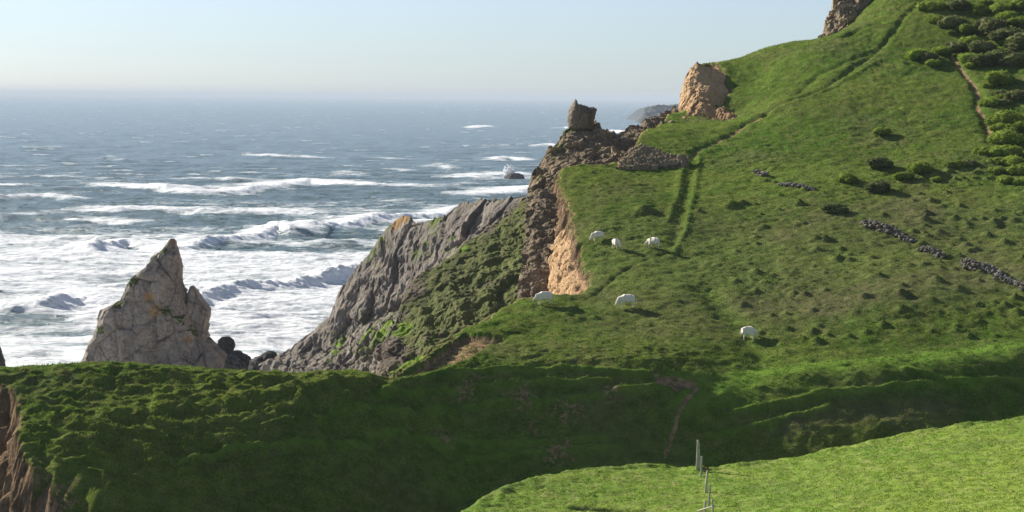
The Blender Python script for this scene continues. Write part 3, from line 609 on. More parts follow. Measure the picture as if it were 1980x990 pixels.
# distant headland
m_head = rock_mat('hazed_headland_rock', (.07, .085, .10), (.11, .125, .14), (.10, .115, .115), bd=3, moss=(.07, .09, .06))  # blue-grey fade of the distant air is painted into the rock colours
hd = [(1238, 236, 3200), (1242, 222, 3200), (1246, 210, 3210), (1256, 206, 3220), (1264, 206, 3220), (1275, 203, 3240), (1288, 203, 3250), (1300, 204, 3260), (1330, 200, 3300), (1400, 190, 3350), (1500, 180, 3400)]
hf2 = [(1234, 238, 3100), (1242, 238, 3100), (1250, 238, 3100), (1260, 238, 3100), (1290, 238, 3120), (1320, 238, 3130), (1400, 238, 3150), (1500, 238, 3200)]
o = loft('headland', [hd, hf2], 160, 40, m_head, (16, 6), (6, 2), 4, lambda U, VV, V, mk: np.concatenate([.5*np.exp(-(VV[..., None]/.15)**2), mk[..., 1:]], -1), zs=.4, seed=60, back=600, zback=-3)
tag(o, kind='structure')
# ------------------------------------------------------------------ sea
def sea_mesh():
    pyr = np.concatenate([np.linspace(.35, 3, 8)[:-1], np.arange(3, 130, .6), np.arange(130, 470, .45), np.arange(470, 900, 3)])     # rows packed towards the horizon
    Yr = (CH*F/pyr)[::-1]
    xr = np.concatenate([np.linspace(-6000, -1150, 60)[:-1], np.arange(-1150, 480, 2.1), np.linspace(480, 6000, 60)])/F
    Yg, Xr = np.meshgrid(Yr, xr, indexing='ij'); Xg = Xr*Yg
    foam = np.zeros_like(Xg); Z = np.zeros_like(Xg)
    near = sstep(2500, 900, Yg)
    # swell and chop
    wx = Xg+14*fbm(Xg/60, Yg/60, Xg*0+1, 2)
    wy = Yg+10*fbm(Xg/110, Yg/70, Xg*0+2, 3)
    sw = np.sin(wy/7.2+Xg*.012)*.5+.5*fbm(wx/30, Yg/11, Xg*0+3, 3)
    A = .55+.45*sstep(3500, 700, Yg)
    Z += A*1.0*sw*sstep(9000, 3000, Yg)
    ch = fbm(Xg/7, Yg/3.2, Xg*0+6, 4); Z += .36*ch*sstep(1500, 500, Yg)
    mid = fbm(Xg/22, Yg/9, Xg*0+16, 3); Z += .5*mid*sstep(6000, 1500, Yg)
    # whitecaps
    big = fbm(Xg/120, Yg/60, Xg*0+21, 2)
    crest = sw*.6+mid*.7+.25*big
    foam += sstep(.52, .85, crest)*.66*sstep(500, 750, Yg)
    # foam blanket of the surf zone
    pyv = CH*F/Yg; n = fbm(Xg/55, Yg/26, Xg*0+31, 4)
    cover = np.interp(pyv, [120, 150, 190, 235, 285, 320, 420, 600], [.02, .14, .36, .62, .80, .92, .96, .92])
    lefty = sstep(-60, -250, Xg-.0*Yg)*sstep(330, 200, pyv)*0
    foam = np.maximum(foam, np.clip(cover+.42*n, 0, .9)*sstep(115, 150, pyv))
    # dark smooth water patches
    for px, py, rx, ry in ((60, 425, 330, 26), (0, 400, 260, 16), (250, 425, 200, 12), (440, 432, 130, 7), (60, 620, 90, 10), (600, 455, 190, 12), (100, 640, 120, 6), (700, 375, 160, 10), (200, 385, 200, 8), (500, 480, 160, 7)):
        c = Pz(px, py); r = ((Xg/Yg*F-c[0]/c[1]*F)/rx)**2+((pyv-CH*F/c[1])/ry)**2
        foam *= 1-.75*np.exp(-r)
    # breaking waves: crest line in plan, height, foam width behind and in front
    br = [([(60, 575), (100, 562), (160, 557), (240, 562), (270, 572)], 2.9, 7, 1.0), ([(350, 566), (385, 548), (440, 536), (500, 533), (560, 524), (620, 514), (690, 505), (740, 500)], 3.0, 8, 1.0),
          ([(150, 478), (190, 460), (240, 452), (300, 458), (350, 470)], 2.7, 9, 1), ([(340, 465), (380, 452), (430, 444), (470, 446), (510, 432), (545, 424), (575, 440)], 3.2, 9, 1),
          ([(540, 440), (590, 424), (650, 416), (720, 406), (790, 396), (830, 402), (900, 386), (1000, 372)], 3.6, 12, 1),
          ([(90, 345), (150, 340), (260, 350), (380, 362), (480, 360), (560, 344), (600, 338), (660, 348), (760, 350), (880, 346), (1000, 340)], 2.8, 22, .85),
          ([(-100, 352), (0, 350), (60, 352)], 2.2, 14, .8), ([(-60, 378), (20, 370), (90, 366), (170, 376)], 2.6, 10, .7),
          ([(130, 404), (220, 396), (300, 394), (420, 402), (520, 400), (640, 408)], 2.0, 20, .85), ([(100, 420), (180, 416), (280, 424)], 1.6, 10, .8), ([(-50, 405), (60, 405), (140, 400)], 1.6, 6, .5),
          ([(460, 292), (520, 298), (620, 300), (720, 302), (850, 304)], 1.6, 14, .75), ([(330, 342), (420, 338), (470, 346)], 1.8, 14, .7),
          ([(820, 318), (850, 312), (880, 322)], 2.4, 10, .8), ([(640, 334), (670, 326), (700, 334)], 2.2, 8, .5), ([(900, 244), (930, 238), (955, 242)], 3.4, 20, .9), ([(170, 304), (210, 300), (260, 306)], 2.4, 12, .5),
          ([(930, 282), (960, 276), (990, 280)], 2.4, 18, .6), ([(1030, 278), (1060, 274), (1090, 278)], 3, 25, .7), ([(940, 306), (985, 298), (1020, 306)], 2, 14, .8), ([(740, 326), (770, 322), (800, 328)], 1.6, 12, .6),
          ([(900, 372), (960, 366), (1050, 352)], 2, 20, .9), ([(880, 340), (960, 332), (1060, 330)], 1.5, 20, .8), ([(1160, 252), (1190, 247), (1215, 252)], 4, 40, .9), ([(1060, 246), (1090, 243), (1120, 246)], 2.5, 20, .7),
          ([(160, 500), (300, 492), (450, 500)], .8, 10, .5), ([(-80, 590), (0, 585), (60, 592)], 1.4, 5, .7), ([(450, 610), (560, 600), (660, 606)], .7, 6, .6), ([(640, 470), (720, 460), (800, 452)], .9, 8, .6), ([(0, 690), (100, 680), (200, 690)], .6, 4, .5)]
    for pts, h, wd, fo in br:
        w = np.array([Pz(a, b, h) for a, b in pts]); 
        sc = max(1., w[:, 1].mean()/480.); far = w[:, 1].mean() > 1000
        if far: sc *= .6; wd = min(wd, 9)
        wp = resample(np.column_stack([w[:, :2], w[:, 0]*0]), 25)[:, :2]
        for _ in range(3): wp[1:-1] = (wp[:-2]+2*wp[1:-1]+wp[2:])/4
        m0 = (30+wd*3)*sc; r0_ = max(0, np.searchsorted(Yr, wp[:, 1].min()-25*sc)); r1_ = np.searchsorted(Yr, wp[:, 1].max()+m0)
        xg = Xg[r0_:r1_]; yg = Yg[r0_:r1_]; wn = (xg > wp[:, 0].min()-6*sc) & (xg < wp[:, 0].max()+6*sc)
        if not wn.any(): continue
        xg, yg = xg[wn], yg[wn]; x2 = xg; y2 = yg+1.6*sc*fbm(xg/(15*sc), xg*0, h, 3)
        dd, par, sdn = seg_dist(x2, y2, wp); d = -np.sign(sdn)*dd; t = par/24.; env = sstep(.0, .2, t)*sstep(1., .8, t)
        pk = .75+.5*perlin(t*w[:, 0].ptp()/(16*sc)+h, t*0+h, 0.); hv = .70*h*env*np.clip(pk, .2, 1.3)
        shape = np.where(d < 0, np.exp(-(d/(2.9*sc))**2), np.exp(-(d/(8.*sc))))
        turb = fbm(xg/(2.4*sc), yg/(2.6*sc), h, 4); t2 = billow(xg/(1.6*sc), yg/(1.8*sc), xg*0+h, 2)
        Z[r0_:r1_][wn] += hv*shape+(.10*turb+.06*t2)*hv*fo*np.exp(-((d+1.2*sc)/(3.0*sc))**2)
        brk = sstep(-.45, .15, perlin(t*w[:, 0].ptp()/(24*sc)+h*3, t*0, 0.)+.35*fo)
        fr = np.where(d < 0, np.exp(-(np.abs(d)/(4.6*sc))**3), np.exp(-(d/(wd*1.3))**2))
        foam[r0_:r1_][wn] = np.maximum(foam[r0_:r1_][wn]*(1-.5*np.exp(-((d+2.2*sc)/(1.3*sc))**2)*(1-brk)*env), env*fr*(.78+.4*brk)*fo)
    # wash round the rocks
    for px, py, r in ((300, 700, 24), (480, 700, 12), (600, 690, 14), (990, 345, 30), (700, 560, 14)):
        c = Pz(px, py); foam = np.maximum(foam, .8*np.exp(-((Xg-c[0])**2+(Yg-c[1])**2)/(r*r)))
    V = np.stack([Xg, Yg, Z], -1); mk = np.stack([np.clip(foam, 0, 1), near, near*0, near*0], -1)
    return V.reshape(-1, 3), mk.reshape(-1, 4), len(Yr), len(xr)
def sea_mat():
    m, nt, b = new_mat('sea_water', .22, .5); g = NG(nt); at = g.n('ShaderNodeAttribute', attribute_name='m'); sp = g.n('ShaderNodeSeparateColor'); g.l(at.outputs['Color'], sp.inputs[0])
    p1 = g.pos((.10, .30, .3)); n1 = g.noise(p1, 1.0, 9, .68, .6); p2 = g.pos((.5, 1.3, 1)); n2 = g.noise(p2, 1.1, 6, .7, .4)
    nn = g.math('ADD', g.math('MULTIPLY', g.math('SUBTRACT', n1, .5), 2.0), g.math('MULTIPLY', g.math('SUBTRACT', n2, .5), 1.1))
    f = g.mr(g.math('ADD', sp.outputs[0], g.math('MULTIPLY', nn, .9)), .42, .92)
    f0 = g.mr(sp.outputs[0], .02, .25); f = g.math('MULTIPLY', f, f0, True)
    wc = g.mix(g.mr(n1, .35, .65), (.070, .125, .122), (.115, .180, .172))
    wc = g.mix(g.math('MULTIPLY', sp.outputs[0], .55), wc, (.14, .22, .23))
    fc = g.mix(g.mr(n2, .3, .7), (.80, .83, .84), (.93, .94, .94))
    g.l(g.mix(f, wc, fc), b.inputs['Base Color']); g.l(g.mr(f, 0, 1, .22, .9), b.inputs['Roughness'])
    bp = g.bump(g.noise(g.pos((.6, 1.6, 1)), .8, 7, .65), 1.0, None, .55)
    g.bump(n2, .6, b, .5, bp); return m
V, mk, a_, b_ = sea_mesh()
sea = mesh_np('sea', V, grid_faces(a_, b_)[:, ::-1], sea_mat(), {'m': mk}); tag(sea, kind='structure')
# spray plume behind the offshore rock
def blob(name, c, rad, mat, n=3, amp=.5, fr=.6, seed=0):
    bm = bmesh.new(); bmesh.ops.create_icosphere(bm, subdivisions=n, radius=1)
    v = np.array([x.co[:] for x in bm.verts]); d = 1+amp*fbm(v[:, 0]*fr*3+seed, v[:, 1]*fr*3, v[:, 2]*fr*3, 4)
    v = v*d[:, None]*rad+c
    for x, q in zip(bm.verts, v): x.co = q
    for f in bm.faces: f.smooth = True
    me = bpy.data.meshes.new(name); bm.to_mesh(me); bm.free(); me.materials.append(mat); o = bpy.data.objects.new(name, me); COL.objects.link(o); return o
m_foam, nt, b = new_mat('spray', 1, 0); b.inputs['Base Color'].default_value = (.85, .87, .88, 1)
def spray():
    rs = np.random.RandomState(5); c = P(985, 342, 930); vs, fs = [], []
    for i in range(420):
        r = rs.rand(); a_ = rs.rand()*6.28; q_ = rs.rand()**.6; x = c[0]+math.cos(a_)*q_*2.6+rs.normal()*.3-.3; z = 3.2+math.sin(a_)*q_*3.0+rs.normal()*.4; s = rs.uniform(.12, .42); y = c[1]+rs.normal()*1.2
        k = len(vs)
        for dx, dy, dz in ((s, 0, 0), (-s, 0, 0), (0, s, 0), (0, -s, 0), (0, 0, s), (0, 0, -s)): vs.append((x+dx, y+dy, max(.3, z)+dz))
        for t in ((0, 2, 4), (2, 1, 4), (1, 3, 4), (3, 0, 4), (2, 0, 5), (1, 2, 5), (3, 1, 5), (0, 3, 5)): fs.append([k+q for q in t])
    return mesh_np('spray', vs, fs, m_foam)
tag(spray(), kind='stuff')
# ------------------------------------------------------------------ bushes
def bush_mat(name, a, b2, c):
    m, nt, b = new_mat(name, .85, .15); g = NG(nt); oi = g.n('ShaderNodeObjectInfo'); tc = g.n('ShaderNodeTexCoord')
    n = g.noise(tc.outputs['Object'], 2.2, 4, .6); n2 = g.noise(tc.outputs['Object'], 9, 3, .6)
    x = g.mix(g.mr(n, .4, .62), a, b2); x = g.mix(g.mr(n2, .5, .7), x, c)
    v = g.n('ShaderNodeHueSaturation'); g.l(x, v.inputs['Color']); g.l(g.mr(oi.outputs['Random'], 0, 1, .8, 1.2), v.inputs['Value']); g.l(v.outputs[0], b.inputs['Base Color']); translucent(nt, b, .35)
    return m
m_gorse = bush_mat('gorse_leaves', (.15, .235, .028), (.22, .29, .036), (.26, .285, .055)); m_scrub = bush_mat('scrub_leaves', (.09, .13, .03), (.16, .185, .05), (.22, .18, .12))
def bush_mesh(name, mat, seed, lump=.35, leaves=6500):
    rs = np.random.RandomState(seed); bm = bmesh.new(); bmesh.ops.create_icosphere(bm, subdivisions=4, radius=1)
    v0 = np.array([x.co[:] for x in bm.verts]); f0 = np.array([[q.index for q in f.verts] for f in bm.faces]); bm.free(); vl, fl, nl = [], [], []
    lobes = [(0, 0, 0, .72)]+[(math.cos(q)*rs.uniform(.35, .72), math.sin(q)*rs.uniform(.3, .62), rs.uniform(-.12, .12), rs.uniform(.26, .5)) for q in rs.uniform(0, 6.28, 9)]
    for lx, ly, lz, lr in lobes:
        e = facets(v0+lx*7, .5, seed)[1]; d = .9+lump*.5*fbm(v0[:, 0]*1.6+lx*9+seed, v0[:, 1]*1.6, v0[:, 2]*1.6, 3)+lump*.25*(np.clip(e, 0, .6)-.25)
        fl.append(f0+sum(len(q) for q in vl)); vl.append(v0*d[:, None]*[lr, lr, lr*.72]+[lx, ly, lz]); nl.append(v0)
    w = np.vstack(vl); fcs = np.vstack(fl); v = np.vstack(nl)
    li = rs.choice(len(w), leaves); p = w[li]+rs.normal(size=(leaves, 3))*.02; nrm = v[li]
    keep = p[:, 2] > -.3; p = p[keep]; nrm = nrm[keep]; n = len(p)
    out = nrm+rs.normal(size=(n, 3))*.55; out /= np.linalg.norm(out, axis=1)[:, None]; t = np.cross(out, rs.normal(size=(n, 3))); t /= np.linalg.norm(t, axis=1)[:, None]
    s = rs.uniform(.025, .075, (n, 1))*np.where(rs.rand(n, 1) < .06, 2.2, 1); tip = p+out*s*1.5; A = p+t*s*.5; B = p-t*s*.5
    V = np.vstack([w, A, B, tip]); nw = len(w); Lf = np.stack([nw+np.arange(n), nw+n+np.arange(n), nw+2*n+np.arange(n)], 1)
    me_o = mesh_np(name, V, np.vstack([fcs, Lf]), mat); me = me_o.data; bpy.data.objects.remove(me_o); return me
gorse = [bush_mesh('gorse_bush', m_gorse, s) for s in (1, 2, 3)]; scrub = [bush_mesh('scrub_bush', m_scrub, s, .6, 7000) for s in (4, 5)]
# px, py (base centre), radius in metres, kind, label
bl = [(1703, 258, .95, 0, 'small round bush alone on the open slope left of the brown path'), (1700, 322, 1.3, 1, 'low dark spreading bush above the slope of anthills'), (1780, 332, 1.35, 0, 'dome shaped bush with a long shadow in the middle of the right slope'),
 (1697, 368, 1.25, 1, 'flat dark bush at the left edge of the long bush shadow'), (1747, 346, .9, 0, 'yellow green bush just below left of the dome shaped bush'), (1636, 352, 1.1, 0, 'pale low bush above the ruined stone wall'), (1812, 350, .55, 0, 'tiny pale bush inside the long shadow of the dome bush'),
 (1848, 325, 1.0, 0, 'rounded bush beside a dead brown stem'), (1872, 322, .9, 1, 'scraggly brown topped bush between two green ones'), (1615, 412, 1.2, 1, 'dark bush at the upper end of the ruined stone wall'), (1905, 300, 1.0, 0, 'small bush below the end of the narrow brown path'),
 (1945, 275, 1.6, 0, 'large bright dome bush right of the foot of the brown path'), (1945, 300, 1.4, 0, 'bright bush directly under the large dome bush'), (1930, 318, 1.0, 0, 'small bush on the left of the bright cluster'), (1958, 320, 1.3, 0, 'yellow green bush in the lower middle of the bright cluster'), (1930, 336, .9, 0, 'round bush at the lower left of the bright cluster'), (1943, 352, .8, 0, 'lowest small bush under the bright cluster'), (1980, 356, .9, 0, 'bush cut by the right edge below the bright cluster'), (1978, 335, 1.2, 0, 'bush at the right edge beside the cluster'),
 (1915, 205, 1.2, 0, 'bush touching the bend of the narrow brown path'), (1945, 240, 1.8, 0, 'wide mound bush right of the lower brown path'), (1965, 195, 1.4, 1, 'dark bush by the right edge above the wide mound'), (1978, 250, 1.2, 0, 'bush at the right edge beside the wide mound'), (1935, 160, 1.7, 0, 'rounded bush under the dark thicket'), (1912, 170, .7, 0, 'tiny bush between path and thicket'),
 (1775, 112, 1.35, 0, 'bright bush at the left tip of the thicket'), (1795, 115, 1.1, 1, 'dark hollow bush behind the bright left tip of the thicket'), (1803, 126, .95, 0, 'flat bush under the left tip of the thicket'), (1822, 103, 1.0, 0, 'small upright bush above the start of the brown path'),
 (1850, 95, 1.3, 1, 'dark bush above the start of the brown path'), (1875, 120, 1.5, 0, 'bush with a bright left flank right of the path start'), (1900, 125, 1.6, 1, 'dark shaded bush low in the thicket'), (1895, 98, 1.5, 1, 'dark bush in the middle of the thicket'), (1930, 118, 1.6, 1, 'dark bush on the lower right of the thicket'), (1960, 125, 1.6, 1, 'dark bush at the right edge of the thicket'),
 (1880, 85, 1.1, 0, 'green bush tucked against the big tangled bush'), (1915, 62, 2.1, 1, 'big tangled bush with a green crown near the top right'), (1945, 80, 2.0, 1, 'big brownish bush behind the tangled one'), (1975, 90, 1.9, 1, 'brown bush at the right edge of the picture'), (1840, 52, 1.7, 1, 'ragged bush with grey dead twigs left of the tangled one'), (1815, 45, 1.2, 0, 'bright flank bush left of the ragged bush'), (1868, 62, 1.2, 0, 'small mound bush between ragged and tangled bushes'),
 (1855, 20, 1.6, 1, 'grey brown bush at the top edge above the ragged bush'), (1800, 20, 1.5, 0, 'green mound bush at the top edge beside the rutted track'), (1890, 22, 1.2, 0, 'green bush at the top edge left of the short brown path'), (1930, 25, 1.4, 0, 'bright bush at the top edge right of the short brown path'), (1950, 38, 1.4, 0, 'leafy bush just under the top right corner'), (1972, 15, 1.5, 0, 'bush in the top right corner'), (1975, 48, 1.4, 0, 'green bush on the right edge under the corner bush'), (1905, 10, .9, 0, 'small bush at the very top beside the short path')]
rb = random.Random(11)
for i in range(22):
    t = rb.random(); px = 1835+rb.random()*140; py = rb.choice([rb.uniform(15, 150), rb.uniform(60, 150), rb.uniform(150, 350)])
    if py > 150: px = rb.uniform(1925, 1975)
    bl.append((px, py, rb.uniform(.5, 1.0), int(rb.random() < .3), 'small low bush filling a gap between the larger bushes along the right edge'))
for i, (px, py, r, kd, lb) in enumerate(bl):
    h = rayhit(px, py); me = (scrub if kd else gorse)[i % (2 if kd else 3)]
    o = bpy.data.objects.new(me.name.split('.')[0], me); COL.objects.link(o)
    o.location = (h[0], h[1], h[2]+.22*r); o.rotation_euler = (0, 0, random.uniform(0, 6.28)); q = random.uniform(.85, 1.1); o.scale = (r*1.15, r*1.05, r*q*.95)
    tag(o, lb, 'bush', 'small bushes filling the thicket' if lb.startswith('small low bush f') else 'bushes on the hillside')
m_olds = bush_mat('heather', (.05, .06, .02), (.08, .08, .03), (.1, .09, .05))
# ------------------------------------------------------------------ ruined stone wall
m_stone = rock_mat('wall_stone', (.10, .092, .08), (.23, .21, .18), (.16, .15, .10), bd=.2)
def stone_wall(pts, wdt, hgt, label, dens=17):
    w = np.array(poly_hit(pts)); w[:, 2] = full(w[:, 0], w[:, 1]); rs = np.random.RandomState(int(pts[0][0])); vs, fs = [], []
    L = np.concatenate([[0], np.cumsum(np.linalg.norm(np.diff(w[:, :2], axis=0), axis=1))])
    base = np.array([(sx, sy, sz) for sx in (-1, 1) for sy in (-1, 1) for sz in (-1, 1)], float)
    bm = bmesh.new(); bmesh.ops.create_icosphere(bm, subdivisions=1, radius=1); bv = np.array([v.co[:] for v in bm.verts]); bf = [[q.index for q in f.verts] for f in bm.faces]; bm.free()
    n = int(L[-1]*dens*4)
    for i in range(n):
        t = rs.rand()*L[-1]; x = np.interp(t, L, w[:, 0]); y = np.interp(t, L, w[:, 1]); z = float(full(np.array([x]), np.array([y]))[0]) if i % 8 == 0 else np.interp(t, L, w[:, 2])
        hh = hgt*(.6+.4*math.sin(t*.9)); a = rs.rand(); x += rs.normal()*wdt*(1-.5*a); y += rs.normal()*wdt*(1-.5*a)
        s = rs.uniform(.06, .17)*np.array([1.25, 1, .75]); q = bv*(1+.25*rs.normal(size=(len(bv), 1)))*s; ang = rs.rand()*6.28; c, sn = math.cos(ang), math.sin(ang)
        q = np.stack([q[:, 0]*c-q[:, 1]*sn, q[:, 0]*sn+q[:, 1]*c, q[:, 2]], 1)+[x, y, z+a*hh]; k = len(vs)*0+sum(1 for _ in ())  # noqa
        k = len(vs); vs.extend(q.tolist()); fs.extend([[k+j for j in f] for f in bf])
    o = mesh_np('stone_wall', vs, fs, m_stone, {'m': np.zeros((len(vs), 4))}, False); tag(o, label, 'wall', 'remains of the old stone wall'); return o
stone_wall([(1672, 434), (1700, 443), (1730, 452), (1765, 466)], .26, .6, 'longer upper stretch of ruined grey stone wall running down the slope')
stone_wall([(1783, 481), (1800, 488), (1822, 497)], .24, .45, 'short middle remnant of ruined grey stone wall in the grass')
stone_wall([(1868, 508), (1880, 520), (1915, 526), (1945, 538), (1965, 548), (1985, 562), (2040, 590)], .28, .6, 'lower stretch of ruined grey stone wall reaching the right edge')
stone_wall([(1462, 336), (1480, 342)], .22, .3, 'small heap of grey wall stones high on the slope near the rutted track')
stone_wall([(1510, 358), (1545, 365), (1575, 372)], .2, .25, 'half buried line of wall stones above the dark bush')
# ------------------------------------------------------------------ sheep
def wool(name, col, sc=30):
    m, nt, b = new_mat(name, .95, .05); g = NG(nt); tc = g.n('ShaderNodeTexCoord'); n = g.noise(tc.outputs['Object'], 6, 4, .6)
    g.l(g.mix(g.mr(n, .35, .65), tuple(c*.88 for c in col), col), b.inputs['Base Color']); g.bump(g.noise(tc.outputs['Object'], sc, 3), .03, b, .7); return m
m_wool = wool('sheep_wool', (.80, .74, .62)); m_leg = wool('sheep_skin', (.66, .60, .50)); m_hoof = wool('hoof', (.05, .045, .04))
def skin_mesh(verts, edges, sub=2):
    me = bpy.data.meshes.new('tmp'); me.from_pydata([v[:3] for v in verts], edges, []); o = bpy.data.objects.new('tmp', me); COL.objects.link(o)
    md = o.modifiers.new('s', 'SKIN'); 
    for i, v in enumerate(verts): me.skin_vertices[0].data[i].radius = (v[3], v[4] if len(v) > 4 else v[3])
    me.skin_vertices[0].data[0].use_root = True; md.use_smooth_shade = True
    sb = o.modifiers.new('u', 'SUBSURF'); sb.levels = sub; sb.render_levels = sub; rm = o.modifiers.new('r', 'REMESH'); rm.mode = 'VOXEL'; rm.voxel_size = .022; rm.use_smooth_shade = True; sm = o.modifiers.new('k', 'SMOOTH'); sm.factor = .5; sm.iterations = 6
    dg = bpy.context.evaluated_depsgraph_get(); dg.update(); r = bpy.data.meshes.new_from_object(o.evaluated_get(dg)); bpy.data.objects.remove(o); return r
def sheep_body(headdown=1.0, spread=0.0, turn=0.0):
    # facing -X; body length about 1.1 m
    hx, hz = -.80, .52-.30*headdown
    v = [(.0, 0, .63, .29, .31), (-.2, 0, .63, .275, .30), (-.38, 0, .64, .22, .26), (-.53, turn*.06, .60, .15, .19), (-.65, turn*.14, .47-.08*headdown, .10, .13), (hx+.08, turn*.22, hz+.10, .085, .10), (hx+.02, turn*.25, hz, .06, .068), (hx-.02, turn*.26, hz-.07, .042, .045),
         (.30, 0, .64, .27, .29), (.47, 0, .64, .18, .23)]
    e = [(0, 1), (1, 2), (2, 3), (3, 4), (4, 5), (5, 6), (6, 7), (0, 8), (8, 9)]
    for sx, sy, fr in ((-.36, .13, 1), (-.36, -.13, 1), (.38, .13, 0), (.38, -.13, 0)):
        k = len(v); st = spread*(1 if sy > 0 else -1)*(.10 if fr else -.09)
        if fr: v += [(sx, sy*.75, .46, .10), (sx+st*.5, sy, .27, .055), (sx+st*.8+.01, sy, .13, .042), (sx+st, sy, .01, .045)]; e += [(2, k), (k, k+1), (k+1, k+2), (k+2, k+3)]
        else: v += [(sx-.02, sy*.8, .50, .11), (sx-.05+st*.4, sy, .34, .075), (sx+.05+st*.7, sy, .22, .046), (sx+.02+st, sy, .01, .045)]; e += [(8, k), (k, k+1), (k+1, k+2), (k+2, k+3)]
    return skin_mesh(v, e), (hx+.09, turn*.22, hz+.15)
def ear(side, hp):
    bm = bmesh.new(); bmesh.ops.create_icosphere(bm, subdivisions=2, radius=1)
    for q in bm.verts: q.co = Vector((q.co.x*.03+hp[0]+.01, q.co.y*.075+hp[1]+side*.12, q.co.z*.02+hp[2]-.01-.02*abs(q.co.y)))
    me = bpy.data.meshes.new('ear'); bm.to_mesh(me); bm.free(); me.materials.append(m_leg); return me
def tail():
    bm = bmesh.new(); bmesh.ops.create_icosphere(bm, subdivisions=2, radius=1)
    for q in bm.verts: q.co = Vector((q.co.x*.04+.57, q.co.y*.045, q.co.z*.15+.52))
    me = bpy.data.meshes.new('tail'); bm.to_mesh(me); bm.free(); me.materials.append(m_wool); return me
def sheep(px, py, rz, sc, label, hd=1.0, sp=.5, turn=0.0, slim=1.0):
    h = rayhit(px, py); z = float(full(np.array([h[0]]), np.array([h[1]]))[0])
    root = bpy.data.objects.new('sheep', None); COL.objects.link(root); root.location = (h[0], h[1], z-.02); root.rotation_euler = (0, 0, rz); root.scale = (sc, sc*slim, sc)
    tag(root, label, 'sheep', 'sheep grazing on the meadow')
    me, hp = sheep_body(hd, sp, turn); me.materials.clear(); me.materials.append(m_wool); b = bpy.data.objects.new('body', me); COL.objects.link(b); b.parent = root
    for s in (-1, 1): e = bpy.data.objects.new('ear', ear(s, hp)); COL.objects.link(e); e.parent = root
    t = bpy.data.objects.new('tail', tail()); COL.objects.link(t); t.parent = root
sheep(1157, 465, .25, .92, 'white sheep grazing with its head to the left, highest on the meadow', 1.0, .4)
sheep(1191, 482, 2.1, .86, 'small white sheep seen from behind, middle one of the upper three')
sheep(1264, 484, -.95+.2, .98, 'bright white sheep seen from its rump, rightmost of the upper three beside the rutted track', .7, .6, -.6)
sheep(1054, 590, .12, 1.12, 'shorn slim white sheep with neck stretched left beside the sandy gully face', .55, .7, 0, .8)
sheep(1213, 601, .05, 1.12, 'woolly white sheep side on with head down left in the middle of the meadow', 1.0, .3)
sheep(1446, 649, 3.6, 1.05, 'woolly white sheep heading right beside the dark green strip, lowest and furthest right', .9, .3)
# ------------------------------------------------------------------ fence posts
def wood():
    m, nt, b = new_mat('weathered_wood', .85, .2); g = NG(nt); tc = g.n('ShaderNodeTexCoord'); mp = g.n('ShaderNodeMapping'); mp.inputs['Scale'].default_value = (14, 14, 1.2); g.l(tc.outputs['Object'], mp.inputs[0])
    n = g.noise(mp.outputs[0], 2, 6, .65); g.l(g.mix(g.mr(n, .35, .65), (.32, .28, .225), (.56, .51, .44)), b.inputs['Base Color']); g.bump(n, .02, b, .8); return m
m_wood = wood()
def post_mesh(name, r, h, mat, seed=0, base=.3):
    rs = np.random.RandomState(seed); na, nz = 14, 14; th = np.linspace(0, 2*math.pi, na, endpoint=False); V = []
    rr = r*(1+.12*rs.normal(size=na)); bend = rs.normal()*.02
    for k in range(nz):
        t = k/(nz-1); 
        for i in range(na): q = rr[i]*(1-.08*t)*(1+.03*rs.normal()); V.append((math.cos(th[i])*q+bend*t*t, math.sin(th[i])*q, -base+t*(h+base)))
    F_ = grid_faces(nz, na, True).tolist(); V.append((bend, 0, h+.01)); V.append((0, 0, -base)); k = len(V)
    me = bpy.data.meshes.new(name); top = [[(nz-1)*na+i, (nz-1)*na+(i+1) % na, k-2] for i in range(na)]
    me.from_pydata(V, [], F_+top); me.materials.append(mat)
    for p in me.polygons: p.use_smooth = True
    return me
def fpt(px, py): return rayhit(px, py, ffull, 74, 112)
def place_post(px, py, ppx, rad, tilt, label, seed):
    h = fpt(px, py); H_ = ppx/F*h[1]; o = bpy.data.objects.new('fence_post', post_mesh('fence_post', rad, H_, m_wood, seed)); COL.objects.link(o)
    o.location = (h[0], h[1], h[2]-.02); o.rotation_euler = (tilt[1], tilt[0], 0); tag(o, label, 'fence post', 'weathered posts of the broken fence'); return h, H_
h = fpt(1348, 908); root = bpy.data.objects.new('gate_post', None); COL.objects.link(root); root.location = h
tag(root, 'tallest pale wooden post with a shorter strut beside it, farthest in the fence line', 'fence post', 'weathered posts of the broken fence')
Hh = 57/F*h[1]
for nm, dx, hh, rd, tl in (('post', -.02, Hh, .055, .04), ('strut', .07, Hh*.70, .045, .02)):
    o = bpy.data.objects.new(nm, post_mesh(nm, rd, hh, m_wood, 3)); COL.objects.link(o); o.parent = root; o.location = (dx, 0, 0); o.rotation_euler = (0, tl*.6, 0)
def beam(name, a, b, w, mat, parent=None):
    a, b = Vector(a), Vector(b); d = b-a; L = d.length; me = post_mesh(name, w, L, mat, 9, 0); 
    o = bpy.data.objects.new(name, me); COL.objects.link(o); o.rotation_mode = 'QUATERNION'; o.rotation_quaternion = d.to_track_quat('Z', 'Y'); o.location = a; 
    if parent: o.parent = parent
    return o
o = beam('crosspiece', (-.05, .02, Hh-.03), (.13, .02, Hh-.05), .03, m_wood, root); o.scale = (1, 1, .5)
o = beam('wire_bundle', (.09, .02, Hh-.38), (.09, .02, Hh-.05), .035, m_wood, root); o.scale = (1, 1, .8)
place_post(1355, 923, 41, .045, (.05, 0), 'second post from the back of the fence line, just nearer than the tall double post', 11)
place_post(1364, 954, 43, .05, (.06, 0), 'third post from the back of the fence line, standing in open grass', 12)
place_post(1371, 980, 44, .045, (.02, 0), 'fourth post from the back, rising behind the broken rail', 13)
